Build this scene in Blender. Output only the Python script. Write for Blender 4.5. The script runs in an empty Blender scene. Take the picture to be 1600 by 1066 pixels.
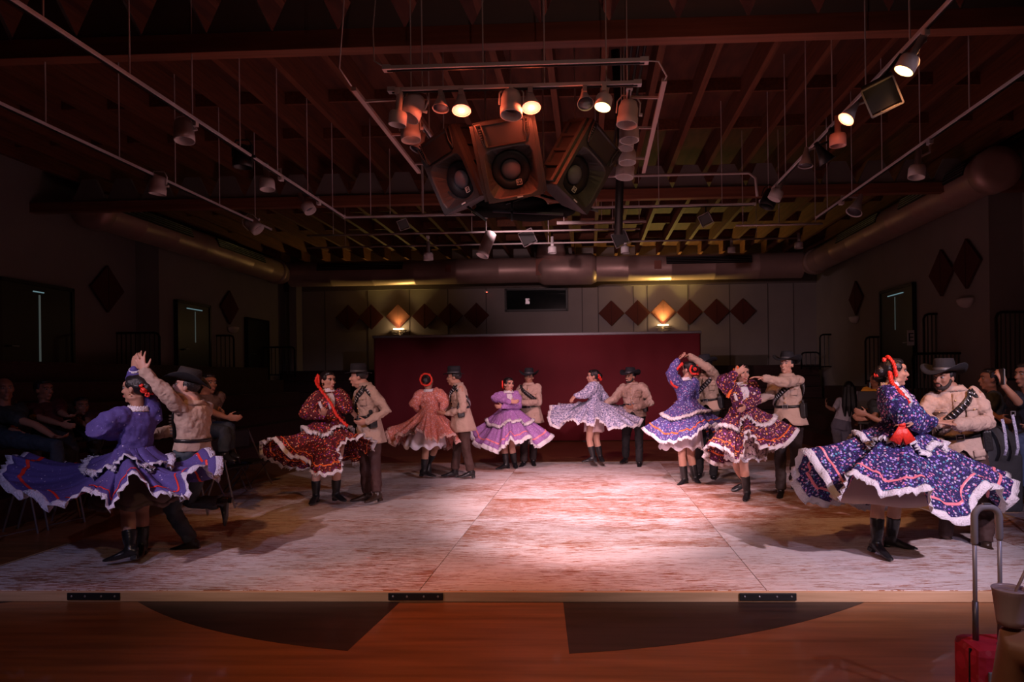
import bpy, math, random
import numpy as np
from mathutils import Vector, Matrix
random.seed(7); rng = np.random.default_rng(7)
SC = bpy.context.scene; COL = SC.collection
PI = math.pi
# ------------------------------------------------------------------ camera
F_PX = 1067.0; PPX, PPY = 877.0, 590.0; YAW = math.radians(2.3); ROLL = math.radians(-0.7); CAMZ = 1.575
cd = bpy.data.cameras.new('camera'); cam = bpy.data.objects.new('camera', cd); COL.objects.link(cam)
cd.sensor_width = 36.0; cd.lens = F_PX/1600*36.0
cd.shift_x = -(PPX-800)/1600; cd.shift_y = (PPY-533)/1600
cam.location = (0, 0, CAMZ)
cam.matrix_world = Matrix.Translation((0, 0, CAMZ)) @ Matrix.Rotation(YAW, 4, 'Z') @ Matrix.Rotation(PI/2, 4, 'X') @ Matrix.Rotation(ROLL, 4, 'Z')
cd.clip_end = 200; SC.camera = cam
_R = cam.matrix_world.to_3x3()
def at(px, py, Y):
    """the world point at depth Y that the photograph shows at (px, py)"""
    d = _R @ Vector(((px-PPX)/F_PX, (PPY-py)/F_PX, -1.0))
    t = Y/d.y
    return Vector((d.x*t, Y, CAMZ+d.z*t))
def ground(px, py, z=0.075):
    d = _R @ Vector(((px-PPX)/F_PX, (PPY-py)/F_PX, -1.0))
    t = (z-CAMZ)/d.z
    return Vector((d.x*t, d.y*t, z))
# ------------------------------------------------------------------ world, exposure
w = bpy.data.worlds.new('world'); SC.world = w; w.use_nodes = True
w.node_tree.nodes['Background'].inputs[0].default_value = (0.55, 0.42, 0.5, 1)
w.node_tree.nodes['Background'].inputs[1].default_value = 0.0006
vs = SC.view_settings; vs.view_transform = 'Standard'; vs.look = 'None'; vs.gamma = 1; vs.use_curve_mapping = False
vs.exposure = 0.0
# ------------------------------------------------------------------ stage lighting and added fill spots
def spot(name, loc, tgt, power, color, size=40, blend=0.4, rad=0.06):
    l = bpy.data.lights.new(name, 'SPOT'); l.energy = power; l.color = color
    l.spot_size = math.radians(size); l.spot_blend = blend; l.shadow_soft_size = rad
    o = bpy.data.objects.new(name, l); COL.objects.link(o); o.location = loc
    o.rotation_euler = (Vector(tgt)-Vector(loc)).to_track_quat('-Z', 'Y').to_euler()
    return o
def point(name, loc, power, color, rad=0.04):
    l = bpy.data.lights.new(name, 'POINT'); l.energy = power; l.color = color; l.shadow_soft_size = rad
    o = bpy.data.objects.new(name, l); COL.objects.link(o); o.location = loc
    return o
PINK = (1.0, 0.62, 0.70); COOL = (0.72, 0.66, 1.0); WARM = (1.0, 0.78, 0.62); AMBER = (1.0, 0.40, 0.14); RED = (1.0, 0.10, 0.04)
spot('key_right', (4.3, 1.0, 3.9), (0.9, 8.0, 0.3), 1350, (1.0, 0.72, 0.86), 46, 0.6)
spot('key_left', (-4.6, 1.3, 3.9), (-1.0, 8.3, 0.3), 640, (1.0, 0.70, 0.80), 46, 0.6)
spot('front_centre', (0.0, 1.6, 4.0), (0.0, 8.1, 0.0), 3000, (1.0, 0.64, 0.68), 33, 0.8)
spot('floor_fill_left', (-1.5, 7.75, 3.8), (.0, 8.7, 0.0), 520, (1.0, 0.56, 0.60), 60, 0.8)  # added overhead spot, brightens the floor centre from the left
spot('floor_fill_right', (0.36, 7.75, 3.8), (0.6, 8.3, 0.0), 480, (1.0, 0.56, 0.62), 54, 0.8)  # added overhead spot, brightens the floor centre from the right
spot('cool_left', (-3.5, 0.6, 3.9), (-4.1, 6.0, 0.9), 190, (0.62, 0.55, 1.0), 38, 0.6)
spot('cool_right', (3.0, 0.6, 3.9), (3.0, 6.0, 0.9), 300, (0.72, 0.62, 1.0), 40, 0.6)
spot('cool_fill', (3.4, 1.2, 3.9), (1.8, 3.2, .8), 150, (.7, .62, 1.0), 38, .6)  # unseen spot added to brighten the suitcase handle, knee and cup
spot('amber_left', (-3.5, 4.6, 3.8), (-2.6, 9.4, 0.0), 150, AMBER, 60, 0.7)
spot('amber_right', (2.36, 4.6, 3.8), (2.9, 9.0, 0.0), 190, AMBER, 60, 0.7)
spot('pink_back', (-0.5, 7.4, 3.9), (0.2, 11.5, 0.0), 520, (1.0, 0.50, 0.56), 70, 0.8)
spot('wall_fill', (-2.6, 9.8, 3.8), (2.6, 19.5, 3.2), 330, (1.0, 0.62, 0.66), 50, 0.9)  # unseen spot added to brighten the back and right walls
spot('duct_fill', (-1.2, 9.0, 3.7), (-.6, 19.0, 4.3), 420, (1.0, .60, .62), 40, .9)  # unseen spot added to lift the duct out of the dark
spot('girder_fill', (0.4, 2.4, 3.5), (0.4, 6.0, 4.7), 16, (1.0, 0.55, 0.45), 110, 0.9)  # unseen spot added in front to light the girder face
spot('front_floor', (-0.5, -0.4, 4.0), (-0.3, 3.9, 0.0), 180, (1.0, 0.60, 0.40), 90, 0.9)
# ------------------------------------------------------------------ mesh library
class MB:
    def __init__(s): s.v = []; s.f = []; s.mi = []; s.n = 0
    def add(s, v, f, m=0):
        v = np.asarray(v, float).reshape(-1, 3)
        s.v.append(v); s.f += [tuple(int(i)+s.n for i in q) for q in f]; s.mi += [m]*len(f); s.n += len(v)
        return s
    def box(s, c, d, rot=None, m=0):
        x, y, z = [q/2 for q in d]
        v = np.array([(-x,-y,-z),(x,-y,-z),(x,y,-z),(-x,y,-z),(-x,-y,z),(x,-y,z),(x,y,z),(-x,y,z)])
        if rot is not None: v = v @ np.array(rot).T
        return s.add(v+np.array(c), [(0,3,2,1),(4,5,6,7),(0,1,5,4),(1,2,6,5),(2,3,7,6),(3,0,4,7)], m)
    def bar(s, a, b, w, h=None, up=(0,0,1), m=0):
        a = Vector(a); b = Vector(b); z = (b-a).normalized(); u = Vector(up)
        if abs(z.dot(u)) > .98: u = Vector((0,1,0))
        x = z.cross(u).normalized(); y = z.cross(x)
        return s.box((a+b)/2, (w, h or w, (b-a).length), Matrix((x, y, z)).transposed(), m)
    def loft(s, rings, cap=True, closed=True, m=0):
        n = len(rings[0]); k = len(rings); v = np.concatenate([np.asarray(r, float) for r in rings]); f = []
        for i in range(k-1):
            for j in range(n if closed else n-1):
                j2 = (j+1) % n
                f.append((i*n+j, i*n+j2, (i+1)*n+j2, (i+1)*n+j))
        if cap and closed:
            f.append(tuple(range(n-1, -1, -1))); f.append(tuple((k-1)*n+j for j in range(n)))
        return s.add(v, f, m)
    def tube(s, pts, rad, seg=10, round_=False, m=0, sy=1.0, up=None):
        pts = [Vector(p) for p in pts]; n = len(pts)
        if not hasattr(rad, '__len__'): rad = [rad]*n
        rad = list(rad)
        if round_:
            d0 = (pts[0]-pts[1]).normalized(); d1 = (pts[-1]-pts[-2]).normalized(); r0, r1 = rad[0], rad[-1]
            pts = [pts[0]+d0*r0*.98, pts[0]+d0*r0*.7]+pts+[pts[-1]+d1*r1*.7, pts[-1]+d1*r1*.98]
            rad = [r0*.2, r0*.7]+rad+[r1*.7, r1*.2]; n += 4
        ref = Vector(up) if up is not None else None; rings = []; px = None
        a = np.linspace(0, 2*PI, seg, endpoint=False)
        for i in range(n):
            t = (pts[min(i+1, n-1)]-pts[max(i-1, 0)]).normalized()
            if px is None:
                u = ref if ref is not None else (Vector((0,0,1)) if abs(t.z) < .9 else Vector((0,1,0)))
                px = (u-t*t.dot(u)).normalized()
            else: px = (px-t*t.dot(px)).normalized()
            py = t.cross(px)
            rings.append(np.array(pts[i])+rad[i]*(np.outer(np.cos(a), np.array(px))*1.0+np.outer(np.sin(a), np.array(py))*sy))
        return s.loft(rings, True, True, m)
    def lathe(s, prof, base, axis=(0,0,1), seg=20, m=0, cap=True):
        z = Vector(axis).normalized(); x = z.orthogonal().normalized(); y = z.cross(x)
        a = np.linspace(0, 2*PI, seg, endpoint=False)
        rings = [np.array(Vector(base)+z*h)+r*(np.outer(np.cos(a), np.array(x))+np.outer(np.sin(a), np.array(y))) for r, h in prof]
        return s.loft(rings, cap, True, m)
    def ball(s, c, r, rot=None, seg=14, m=0):
        rr = (r, r, r) if not hasattr(r, '__len__') else r
        v = []; f = []; nr = max(6, seg//2)
        for i in range(1, nr):
            t = PI*i/nr
            for j in range(seg):
                p = 2*PI*j/seg; v.append((math.sin(t)*math.cos(p), math.sin(t)*math.sin(p), math.cos(t)))
        k = len(v); v += [(0,0,1), (0,0,-1)]
        for i in range(nr-2):
            for j in range(seg):
                j2 = (j+1) % seg; f.append((i*seg+j, (i+1)*seg+j, (i+1)*seg+j2, i*seg+j2))
        for j in range(seg):
            j2 = (j+1) % seg; f.append((k, j, j2)); f.append((k+1, (nr-2)*seg+j2, (nr-2)*seg+j))
        v = np.array(v)*np.array(rr)
        if rot is not None: v = v @ np.array(rot).T
        return s.add(v+np.array(c), f, m)
    def mesh(s, name, org=(0,0,0)):
        me = bpy.data.meshes.new(name)
        v = np.concatenate(s.v)-np.array(org) if s.v else np.zeros((0, 3))
        me.from_pydata(v.tolist(), [], s.f); me.update(); return me
    def build(s, name, mat, parent=None, smooth=False, org=None, bevel=0, solid=0, sub=0):
        if org is None: org = worldloc(parent) if parent is not None else Vector((0,0,0))
        me = s.mesh(name, org)
        return link(name, me, mat, parent, smooth, bevel, solid, sub, s.mi)
def worldloc(o):
    l = Vector((0,0,0))
    while o is not None: l += o.location; o = o.parent
    return l
_cl = bpy.data.textures.new('creases', 'CLOUDS'); _cl.noise_scale = .085; _cl.noise_depth = 2
def crease(o, st):
    d = o.modifiers.new('creases', 'DISPLACE'); d.texture = _cl; d.strength = st; d.mid_level = .5; d.texture_coords = 'LOCAL'
def link(name, me, mat, parent=None, smooth=False, bevel=0, solid=0, sub=0, mi=None):
    mats = mat if isinstance(mat, (list, tuple)) else [mat]
    for q in mats: me.materials.append(q)
    if mi is not None and len(mats) > 1: me.polygons.foreach_set('material_index', mi)
    if smooth: me.polygons.foreach_set('use_smooth', [True]*len(me.polygons))
    o = bpy.data.objects.new(name, me); COL.objects.link(o)
    if parent is not None: o.parent = parent
    if bevel:
        b = o.modifiers.new('bevel', 'BEVEL'); b.width = bevel; b.segments = 2; b.limit_method = 'ANGLE'
    if solid:
        b = o.modifiers.new('thick', 'SOLIDIFY'); b.thickness = solid; b.offset = 0
    if sub:
        b = o.modifiers.new('sub', 'SUBSURF'); b.levels = sub; b.render_levels = sub
    return o
def union(mb, voxel, smooth=4, org=(0,0,0)):
    """one continuous skin around everything in mb"""
    me = mb.mesh('tmp', org); o = bpy.data.objects.new('tmp', me); COL.objects.link(o)
    m = o.modifiers.new('r', 'REMESH'); m.mode = 'VOXEL'; m.voxel_size = voxel; m.use_smooth_shade = True
    if smooth:
        q = o.modifiers.new('s', 'SMOOTH'); q.factor = .5; q.iterations = smooth
    dg = bpy.context.evaluated_depsgraph_get()
    r = bpy.data.meshes.new_from_object(o.evaluated_get(dg))
    bpy.data.objects.remove(o); bpy.data.meshes.remove(me)
    r.materials.clear()
    return r
def ubuild(mb, name, mat, parent, voxel=.008, smooth=4):
    me = union(mb, voxel, smooth, worldloc(parent)); me.name = name
    return link(name, me, mat, parent, True)
def thing(name, loc, label, cat, group=None):
    o = bpy.data.objects.new(name, None); COL.objects.link(o); o.location = loc; o.empty_display_size = .1
    o['label'] = label; o['category'] = cat
    if group: o['group'] = group
    return o
def tag(o, label, cat, group=None):
    o['label'] = label; o['category'] = cat
    if group: o['group'] = group
    return o
def struct(o): o['kind'] = 'structure'; return o
# ------------------------------------------------------------------ materials
_mc = {}
def mat(name, col, rough=.6, metal=0, emit=None, es=1.0, noise=0, nscale=12, bump=0, bscale=40, spec=.5, alpha=1, trans=0, sss=0):
    if name in _mc: return _mc[name]
    m = bpy.data.materials.new(name); m.use_nodes = True; nt = m.node_tree; b = nt.nodes['Principled BSDF']
    b.inputs['Base Color'].default_value = (*col, 1); b.inputs['Roughness'].default_value = rough; b.inputs['Metallic'].default_value = metal
    b.inputs['Specular IOR Level'].default_value = spec; b.inputs['Alpha'].default_value = alpha; b.inputs['Transmission Weight'].default_value = trans
    if emit: b.inputs['Emission Color'].default_value = (*emit, 1); b.inputs['Emission Strength'].default_value = es
    tc = nt.nodes.new('ShaderNodeTexCoord')
    if noise:
        n = nt.nodes.new('ShaderNodeTexNoise'); n.inputs['Scale'].default_value = nscale; n.inputs['Detail'].default_value = 5
        nt.links.new(tc.outputs['Object'], n.inputs['Vector'])
        r = nt.nodes.new('ShaderNodeMapRange'); r.inputs['From Min'].default_value = .3; r.inputs['From Max'].default_value = .7
        r.inputs['To Min'].default_value = 1-noise; r.inputs['To Max'].default_value = 1+noise
        nt.links.new(n.outputs['Fac'], r.inputs['Value'])
        x = nt.nodes.new('ShaderNodeVectorMath'); x.operation = 'SCALE'; x.inputs[0].default_value = col
        nt.links.new(r.outputs[0], x.inputs['Scale']); nt.links.new(x.outputs[0], b.inputs['Base Color'])
    if bump:
        n = nt.nodes.new('ShaderNodeTexNoise'); n.inputs['Scale'].default_value = bscale; n.inputs['Detail'].default_value = 3
        nt.links.new(tc.outputs['Object'], n.inputs['Vector'])
        q = nt.nodes.new('ShaderNodeBump'); q.inputs['Strength'].default_value = min(1, bump); q.inputs['Distance'].default_value = .02
        nt.links.new(n.outputs['Fac'], q.inputs['Height']); nt.links.new(q.outputs[0], b.inputs['Normal'])
    _mc[name] = m; return m
def ramp(nt, fac, stops):
    r = nt.nodes.new('ShaderNodeValToRGB'); e = r.color_ramp.elements
    while len(e) > 1: e.remove(e[-1])
    e[0].position = stops[0][0]; e[0].color = (*stops[0][1], 1)
    for p, c in stops[1:]:
        q = e.new(p); q.color = (*c, 1)
    nt.links.new(fac, r.inputs[0]); return r
def wood(name, c1, c2, sx=1.5, sy=25, rough=.5, coat=0, axis=0):
    m = bpy.data.materials.new(name); m.use_nodes = True; nt = m.node_tree; b = nt.nodes['Principled BSDF']
    tc = nt.nodes.new('ShaderNodeTexCoord'); mp = nt.nodes.new('ShaderNodeMapping'); nt.links.new(tc.outputs['Object'], mp.inputs[0])
    sc = [sy, sy, sy]; sc[axis] = sx; mp.inputs['Scale'].default_value = sc
    n = nt.nodes.new('ShaderNodeTexNoise'); n.inputs['Scale'].default_value = 1; n.inputs['Detail'].default_value = 6; nt.links.new(mp.outputs[0], n.inputs['Vector'])
    r = ramp(nt, n.outputs['Fac'], [(.35, c1), (.65, c2)]); nt.links.new(r.outputs[0], b.inputs['Base Color'])
    b.inputs['Roughness'].default_value = rough; b.inputs['Coat Weight'].default_value = coat
    return m
def worn_paint(name):
    """white paint worn off reddish plywood in streaks along the boards"""
    m = bpy.data.materials.new(name); m.use_nodes = True; nt = m.node_tree; b = nt.nodes['Principled BSDF']; L = nt.links
    tc = nt.nodes.new('ShaderNodeTexCoord'); oi = nt.nodes.new('ShaderNodeObjectInfo')
    add = nt.nodes.new('ShaderNodeVectorMath'); add.operation = 'MULTIPLY_ADD'; add.inputs[1].default_value = (1,1,1)
    rv = nt.nodes.new('ShaderNodeCombineXYZ'); ml = nt.nodes.new('ShaderNodeMath'); ml.operation = 'MULTIPLY'; ml.inputs[1].default_value = 37
    L.new(oi.outputs['Random'], ml.inputs[0]); L.new(ml.outputs[0], rv.inputs[0]); L.new(ml.outputs[0], rv.inputs[1])
    L.new(tc.outputs['Object'], add.inputs[0]); L.new(rv.outputs[0], add.inputs[2])
    def noise(sx, sy, det, rough=.6):
        mp = nt.nodes.new('ShaderNodeMapping'); mp.inputs['Scale'].default_value = (sx, sy, 1); L.new(add.outputs[0], mp.inputs[0])
        n = nt.nodes.new('ShaderNodeTexNoise'); n.inputs['Scale'].default_value = 1; n.inputs['Detail'].default_value = det; n.inputs['Roughness'].default_value = rough
        L.new(mp.outputs[0], n.inputs['Vector']); return n.outputs['Fac']
    a = noise(5.5, 62, 5, .7); big = noise(.8, 1.6, 2); fine = noise(16, 150, 3, .7)
    s1 = nt.nodes.new('ShaderNodeMath'); s1.operation = 'MULTIPLY_ADD'; L.new(big, s1.inputs[0]); s1.inputs[1].default_value = .38; L.new(a, s1.inputs[2])
    s2 = nt.nodes.new('ShaderNodeMath'); s2.operation = 'MULTIPLY_ADD'; L.new(fine, s2.inputs[0]); s2.inputs[1].default_value = .28; L.new(s1.outputs[0], s2.inputs[2])
    rr = nt.nodes.new('ShaderNodeMath'); rr.operation = 'MULTIPLY_ADD'; L.new(oi.outputs['Random'], rr.inputs[0]); rr.inputs[1].default_value = .1; L.new(s2.outputs[0], rr.inputs[2])
    r = ramp(nt, rr.outputs[0], [(.892, (.74, .68, .68)), (.912, (.58, .40, .34)), (.928, (.34, .13, .065))])
    v = ramp(nt, noise(1.5, 9, 4), [(.3, (.8, .8, .8)), (.7, (1.08, 1.08, 1.08))])
    mx = nt.nodes.new('ShaderNodeVectorMath'); mx.operation = 'MULTIPLY'; L.new(r.outputs[0], mx.inputs[0]); L.new(v.outputs[0], mx.inputs[1])
    L.new(mx.outputs[0], b.inputs['Base Color']); b.inputs['Roughness'].default_value = .5
    bp = nt.nodes.new('ShaderNodeBump'); bp.inputs['Strength'].default_value = .25; bp.inputs['Distance'].default_value = .004; L.new(s2.outputs[0], bp.inputs['Height']); L.new(bp.outputs[0], b.inputs['Normal'])
    return m
def floral(name, base, dots, scale=34, size=.33, rough=.7, base2=None):
    """printed cotton: small flowers of several colours scattered on a ground colour"""
    if name in _mc: return _mc[name]
    m = bpy.data.materials.new(name); m.use_nodes = True; nt = m.node_tree; b = nt.nodes['Principled BSDF']; L = nt.links
    tc = nt.nodes.new('ShaderNodeTexCoord'); v = nt.nodes.new('ShaderNodeTexVoronoi'); v.inputs['Scale'].default_value = scale
    L.new(tc.outputs['Object'], v.inputs['Vector'])
    sep = nt.nodes.new('ShaderNodeSeparateColor'); L.new(v.outputs['Color'], sep.inputs[0])
    n = len(dots); r = ramp(nt, sep.outputs[0], [(i/n, d) for i, d in enumerate(dots)]); r.color_ramp.interpolation = 'CONSTANT'
    lt = nt.nodes.new('ShaderNodeMath'); lt.operation = 'LESS_THAN'; L.new(v.outputs['Distance'], lt.inputs[0]); lt.inputs[1].default_value = size
    v2 = nt.nodes.new('ShaderNodeTexVoronoi'); v2.inputs['Scale'].default_value = scale*2.3; L.new(tc.outputs['Object'], v2.inputs['Vector'])
    lt2 = nt.nodes.new('ShaderNodeMath'); lt2.operation = 'LESS_THAN'; L.new(v2.outputs['Distance'], lt2.inputs[0]); lt2.inputs[1].default_value = size*.75
    mx0 = nt.nodes.new('ShaderNodeMix'); mx0.data_type = 'RGBA'; L.new(lt2.outputs[0], mx0.inputs[0]); mx0.inputs[6].default_value = (*base, 1)
    mx0.inputs[7].default_value = (*(base2 or [min(1, c*2.2+.03) for c in base]), 1)
    mx = nt.nodes.new('ShaderNodeMix'); mx.data_type = 'RGBA'; L.new(lt.outputs[0], mx.inputs[0]); L.new(mx0.outputs[2], mx.inputs[6]); L.new(r.outputs[0], mx.inputs[7])
    L.new(mx.outputs[2], b.inputs['Base Color']); b.inputs['Roughness'].default_value = rough; b.inputs['Specular IOR Level'].default_value = .25
    nb = nt.nodes.new('ShaderNodeTexNoise'); nb.inputs['Scale'].default_value = 9; L.new(tc.outputs['Object'], nb.inputs['Vector'])
    bp = nt.nodes.new('ShaderNodeBump'); bp.inputs['Strength'].default_value = .6; bp.inputs['Distance'].default_value = .03; L.new(nb.outputs['Fac'], bp.inputs['Height']); L.new(bp.outputs[0], b.inputs['Normal'])
    _mc[name] = m; return m
BLACK = mat('black_paint', (.012,.012,.014), .45); METAL = mat('steel', (.55,.55,.6), .3, .9); DARKM = mat('dark_metal', (.02,.02,.024), .35, .5)
# ================================================================== the room
floor_wood = wood('floor_wood', (.17, .070, .025), (.28, .115, .045), 1.2, 14, .38, .15)
dark_wood = wood('dark_inlay_wood', (.012, .007, .007), (.03, .017, .016), 1.5, 18, .5, .05)
m = MB(); m.box((-1.25, 9.0, -.05), (17.5, 24, .1)); floor = struct(m.build('floor', floor_wood))
cx0, cy0, R0 = -.69, 7.85, 4.0
def sector(name, x0, x1, skew0, skew1):
    pts = [(x0, 6.2), (x1, 6.2)]
    top = [(x0+skew0, 5.0), (x1+skew1, 5.0)]
    m = MB(); arc = []
    a0 = x0; a1 = x1
    for i in range(25):
        x = a0+(a1-a0)*i/24; arc.append((x, cy0-math.sqrt(max(0, R0**2-(x-cx0)**2))))
    v = [(p[0], p[1], .0015) for p in arc]+[(x1+skew1, 5.2, .0015), (x0+skew0, 5.2, .0015)]
    n = len(v); v += [(a, b, -.02) for a, b, c in v]
    m.add(v, [tuple(range(n)), tuple(range(2*n-1, n-1, -1))]+[(i, n+i, n+(i+1) % n, (i+1) % n) for i in range(n)])
    o = m.build('inlay', dark_wood, floor); o['label'] = 'dark stained wood inlay'; return o
sector('inlay', -3.6, -1.42, 0, .1); sector('inlay', -.13, 2.25, -.1, 0)
m = MB()
for s in (-1, 1):
    bx = cx0+s*3.35
    v = [(bx-.35, 5.2, .0015), (bx+.45, 5.2, .0015), (bx+.38*s, 4.62, .0015)]
    v += [(a, b, -.02) for a, b, c in v]
    m = MB().add(v, [(0,1,2), (5,4,3), (0,3,4,1), (1,4,5,2), (2,5,3,0)]); m.build('inlay', dark_wood, floor)
wall_paint = mat('wall_paint', (.31, .275, .27), .8, noise=.06, nscale=1.5); wall_shade = mat('wall_duct_shade', (.16, .13, .12), .85)
YB = 20.0
m = MB(); m.box((-1.2, YB+.1, 2.7), (16.6, .2, 5.4)); wb = struct(m.build('wall_back', wall_paint))
for px in (508, 575, 640, 700, 760, 910, 935, 990, 1012, 1075, 1140, 1200, 1240):
    x = at(px, 500, YB).x; m = MB(); m.box((x, YB-.004, 2.6), (.025, .012, 3.6)); m.build('panel_seam', mat('seam', (.12,.1,.1), .8), wb)
m = MB(); m.box((-1.2, YB-.03, 4.6), (15.6, .06, .75)); struct(m.build('wall_shade_band', wall_shade))  # dark strip standing in for the duct's shadow on the upper wall
m = MB(); m.box((6.7, 15.85, 2.7), (.2, 8.3, 5.4)); m.box((6.92, 11.6, 2.7), (.64, .2, 5.4)); m.box((7.24, 5.2, 2.7), (.2, 13.0, 5.4)); struct(m.build('wall_right', wall_paint))
m = MB(); m.box((-9.1, 17.1, 2.7), (.2, 5.8, 5.4)); m.box((-9.3, 14.1, 2.7), (.6, .2, 5.4)); m.box((-9.6, 6.5, 2.7), (.2, 15.4, 5.4)); struct(m.build('wall_left', wall_paint))
# ceiling: deck, joists, girders
deck = wood('deck_wood', (.055, .014, .006), (.095, .024, .010), 2, 10, .8, axis=1); joistm = wood('joist_wood', (.11, .032, .014), (.175, .052, .022), 2, 30, .75, axis=1)
m = MB(); m.box((-1.25, 9.0, 5.42), (17.5, 24, .1)); ceil = struct(m.build('ceiling', deck))
k = 0
for i in range(-15, 12):
    x = .217+.6*i
    m = MB(); m.box((x, 9.4, 5.21), (.075, 20.8, .33)); m.build('joist', joistm, ceil)
for yy in (2.2, 4.2, 7.4, 8.8, 10.1, 12.9, 14.6, 16.3, 18.0):
    m = MB()
    for i in range(-15, 11): m.box((.517+.6*i, yy+.04*(i % 2), 5.29), (.52, .04, .16))
    m.build('blocking', joistm, ceil)
girm = wood('girder_wood', (.19, .065, .036), (.27, .095, .055), 1.2, 22, .55); webm = mat('web_panel', (.20, .17, .17), .8)
for gy, gn in ((6.0, 'trim_2'), (11.35, 'trim_3')):
    m = MB(); m.box((-1.25, gy, 4.585), (17.3, .14, .17)); g = struct(m.build(gn, girm, bevel=.006))
    m = MB()
    for i in range(-15, 11):
        x = .517+.6*i
        v = [(x-.30, gy-.03, 4.67), (x+.30, gy-.03, 4.67), (x+.12, gy-.03, 5.05), (x-.12, gy-.03, 5.05)]
        v += [(a, gy+.03, c) for a, b, c in v]
        m.add(v, [(0,1,2,3), (7,6,5,4), (0,4,5,1), (1,5,6,2), (2,6,7,3), (3,7,4,0)])
    m.build('web_panel', webm, g)
# projection window in the back wall
def wbox(px0, py0, px1, py1, Y): a = at(px0, py0, Y); b = at(px1, py1, Y); return a, b
a, b = wbox(790, 453, 886, 484, YB-.06)
c = (a+b)/2; m = MB(); wx, wz = abs(b.x-a.x), abs(a.z-b.z)
for s in (-1, 1): m.box((c.x+s*wx/2, YB-.04, c.z), (.06, .1, wz+.06)); m.box((c.x, YB-.04, c.z+s*wz/2), (wx, .1, .06))
wn = struct(m.build('window_1', BLACK, bevel=.004))
m = MB(); m.box((c.x, YB-.012, c.z), (wx-.05, .02, wz-.05)); m.build('pane', mat('dark_glass', (.01,.014,.016), .08), wn)
m = MB(); m.box((c.x-.25, YB-.09, c.z-.05), (.12, .1, .16)); m.ball((c.x-.2, YB-.15, c.z-.02), .03); m.build('booth_lamp', METAL, wn)
# doors
doorm = mat('door_black', (.01,.012,.014), .4); strip = mat('light_gap', (.3,.5,.55), .5, emit=(.35,.62,.7), es=.28)
def door(n, xw, y0, y1, z0, z1, side, lit):
    m = MB(); m.box((xw, (y0+y1)/2, (z0+z1)/2), (.1, y1-y0, z1-z0)); d = struct(m.build('door_%d' % n, doorm, bevel=.005))
    f = MB()
    for yy in (y0-.03, y1+.03): f.box((xw, yy, (z0+z1)/2), (.14, .06, z1-z0+.1))
    f.box((xw, (y0+y1)/2, z1+.03), (.14, y1-y0+.1, .06)); f.build('door_frame', DARKM, d)
    h = MB(); h.tube([(xw+side*.06, y0+.12, z0+1.0), (xw+side*.12, y0+.12, z0+1.0), (xw+side*.12, y0+.26, z0+1.0)], .012); h.build('door_handle', METAL, d)
    if lit:
        s = MB(); s.box((xw+side*.055, (y0+y1)/2, z1-.10), (.02, (y1-y0)*(.15 if n == 4 else .5), .018)); o = s.build('light_gap', strip, d); o['label'] = 'pale blue daylight gap'; s = MB(); s.box((xw+side*.055, (y0+y1)/2+.02, z1-(1.1 if n == 4 else .5)), (.015, .03 if n == 4 else .014, 1.9 if n == 4 else .7)); s.build('light_gap', mat('light_gap_dim', (.3,.4,.4), .5, emit=(.5,.62,.58), es=.07), d)
door(1, -8.97, 14.55, 15.75, 1.3, 3.32, 1, True); door(2, -8.97, 17.6, 18.7, 1.3, 3.2, 1, False); door(4, -9.47, 10.6, 12.1, 1.2, 3.25, 1, True); door(3, 6.58, 14.05, 15.5, 1.2, 3.35, -1, True)
# ducts
ductm = mat('duct_metal', (.50, .33, .30), .42, .35, noise=.07, nscale=3, bump=.12, bscale=6)
grm = mat('grille_dark', (.03,.03,.035), .4, .4)
def ring_along(m, a, b, r, step):
    a = Vector(a); b = Vector(b); n = int((b-a).length/step); pts = []; rad = []
    for i in range(n+1):
        p = a+(b-a)*i/n; d = (b-a).normalized()
        pts += [p-d*.02, p, p+d*.02]; rad += [r, r+.006, r]
    m.tube(pts, rad, 32)
def duct(label, a, b, r, grilles, collar=None, name='air_duct'):
    a = Vector(a); b = Vector(b); o = thing(name, a, label, 'duct', None)
    m = MB(); ring_along(m, a, b, r, 1.1); m.build('duct_tube', ductm, o, smooth=True)
    d = (b-a).normalized(); side = Vector((0,0,1)).cross(d).normalized()
    return o, d
zb = 4.58
o, d = duct('round metal air duct running along the back wall above the diamonds', (-8.35, 19.0, zb), (5.85, 19.0, zb), .35, [])
m = MB(); m.tube([(-1.35, 19, zb), (-1.2, 19, zb), (.1, 19, zb), (.25, 19, zb)], [.36, .43, .43, .36], 32); m.build('collar', ductm, o, smooth=True)
m = MB(); m.tube([(-1.0, 18.9, 4.9), (-1.0, 18.9, 5.36)], [.42, .36], 28); m.build('riser', ductm, o, smooth=True)
def grille(o, c, L, along, out, up):
    c = Vector(c); along = Vector(along); out = Vector(out).normalized(); up = Vector(up).normalized(); R = Matrix((along, out, up)).transposed()
    m = MB(); m.box(c, (L, .06, .21), R); g = m.build('grille', grm, o)
    for i in range(4):
        q = MB(); q.box(c+out*.035+up*(-.075+.05*i), (L-.02, .012, .012), R); q.build('slat', METAL, g)
grille(o, (-6.3, 18.69, 4.72), 2.4, (1,0,0), (0,-1,.35), (0,.35,1)); grille(o, (3.3, 18.69, 4.72), 2.3, (1,0,0), (0,-1,.35), (0,.35,1))
for px, r in ((848, .24), (700, .10), (912, .22), (1028, .12)):
    q = at(px, 418, 18.64); m = MB(); m.box((q.x, 18.655, zb+.03), (r*1.6, .02, r*1.9)); m.build('patch', mat('duct_patch', (.30,.10,.07), .6), o)
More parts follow.
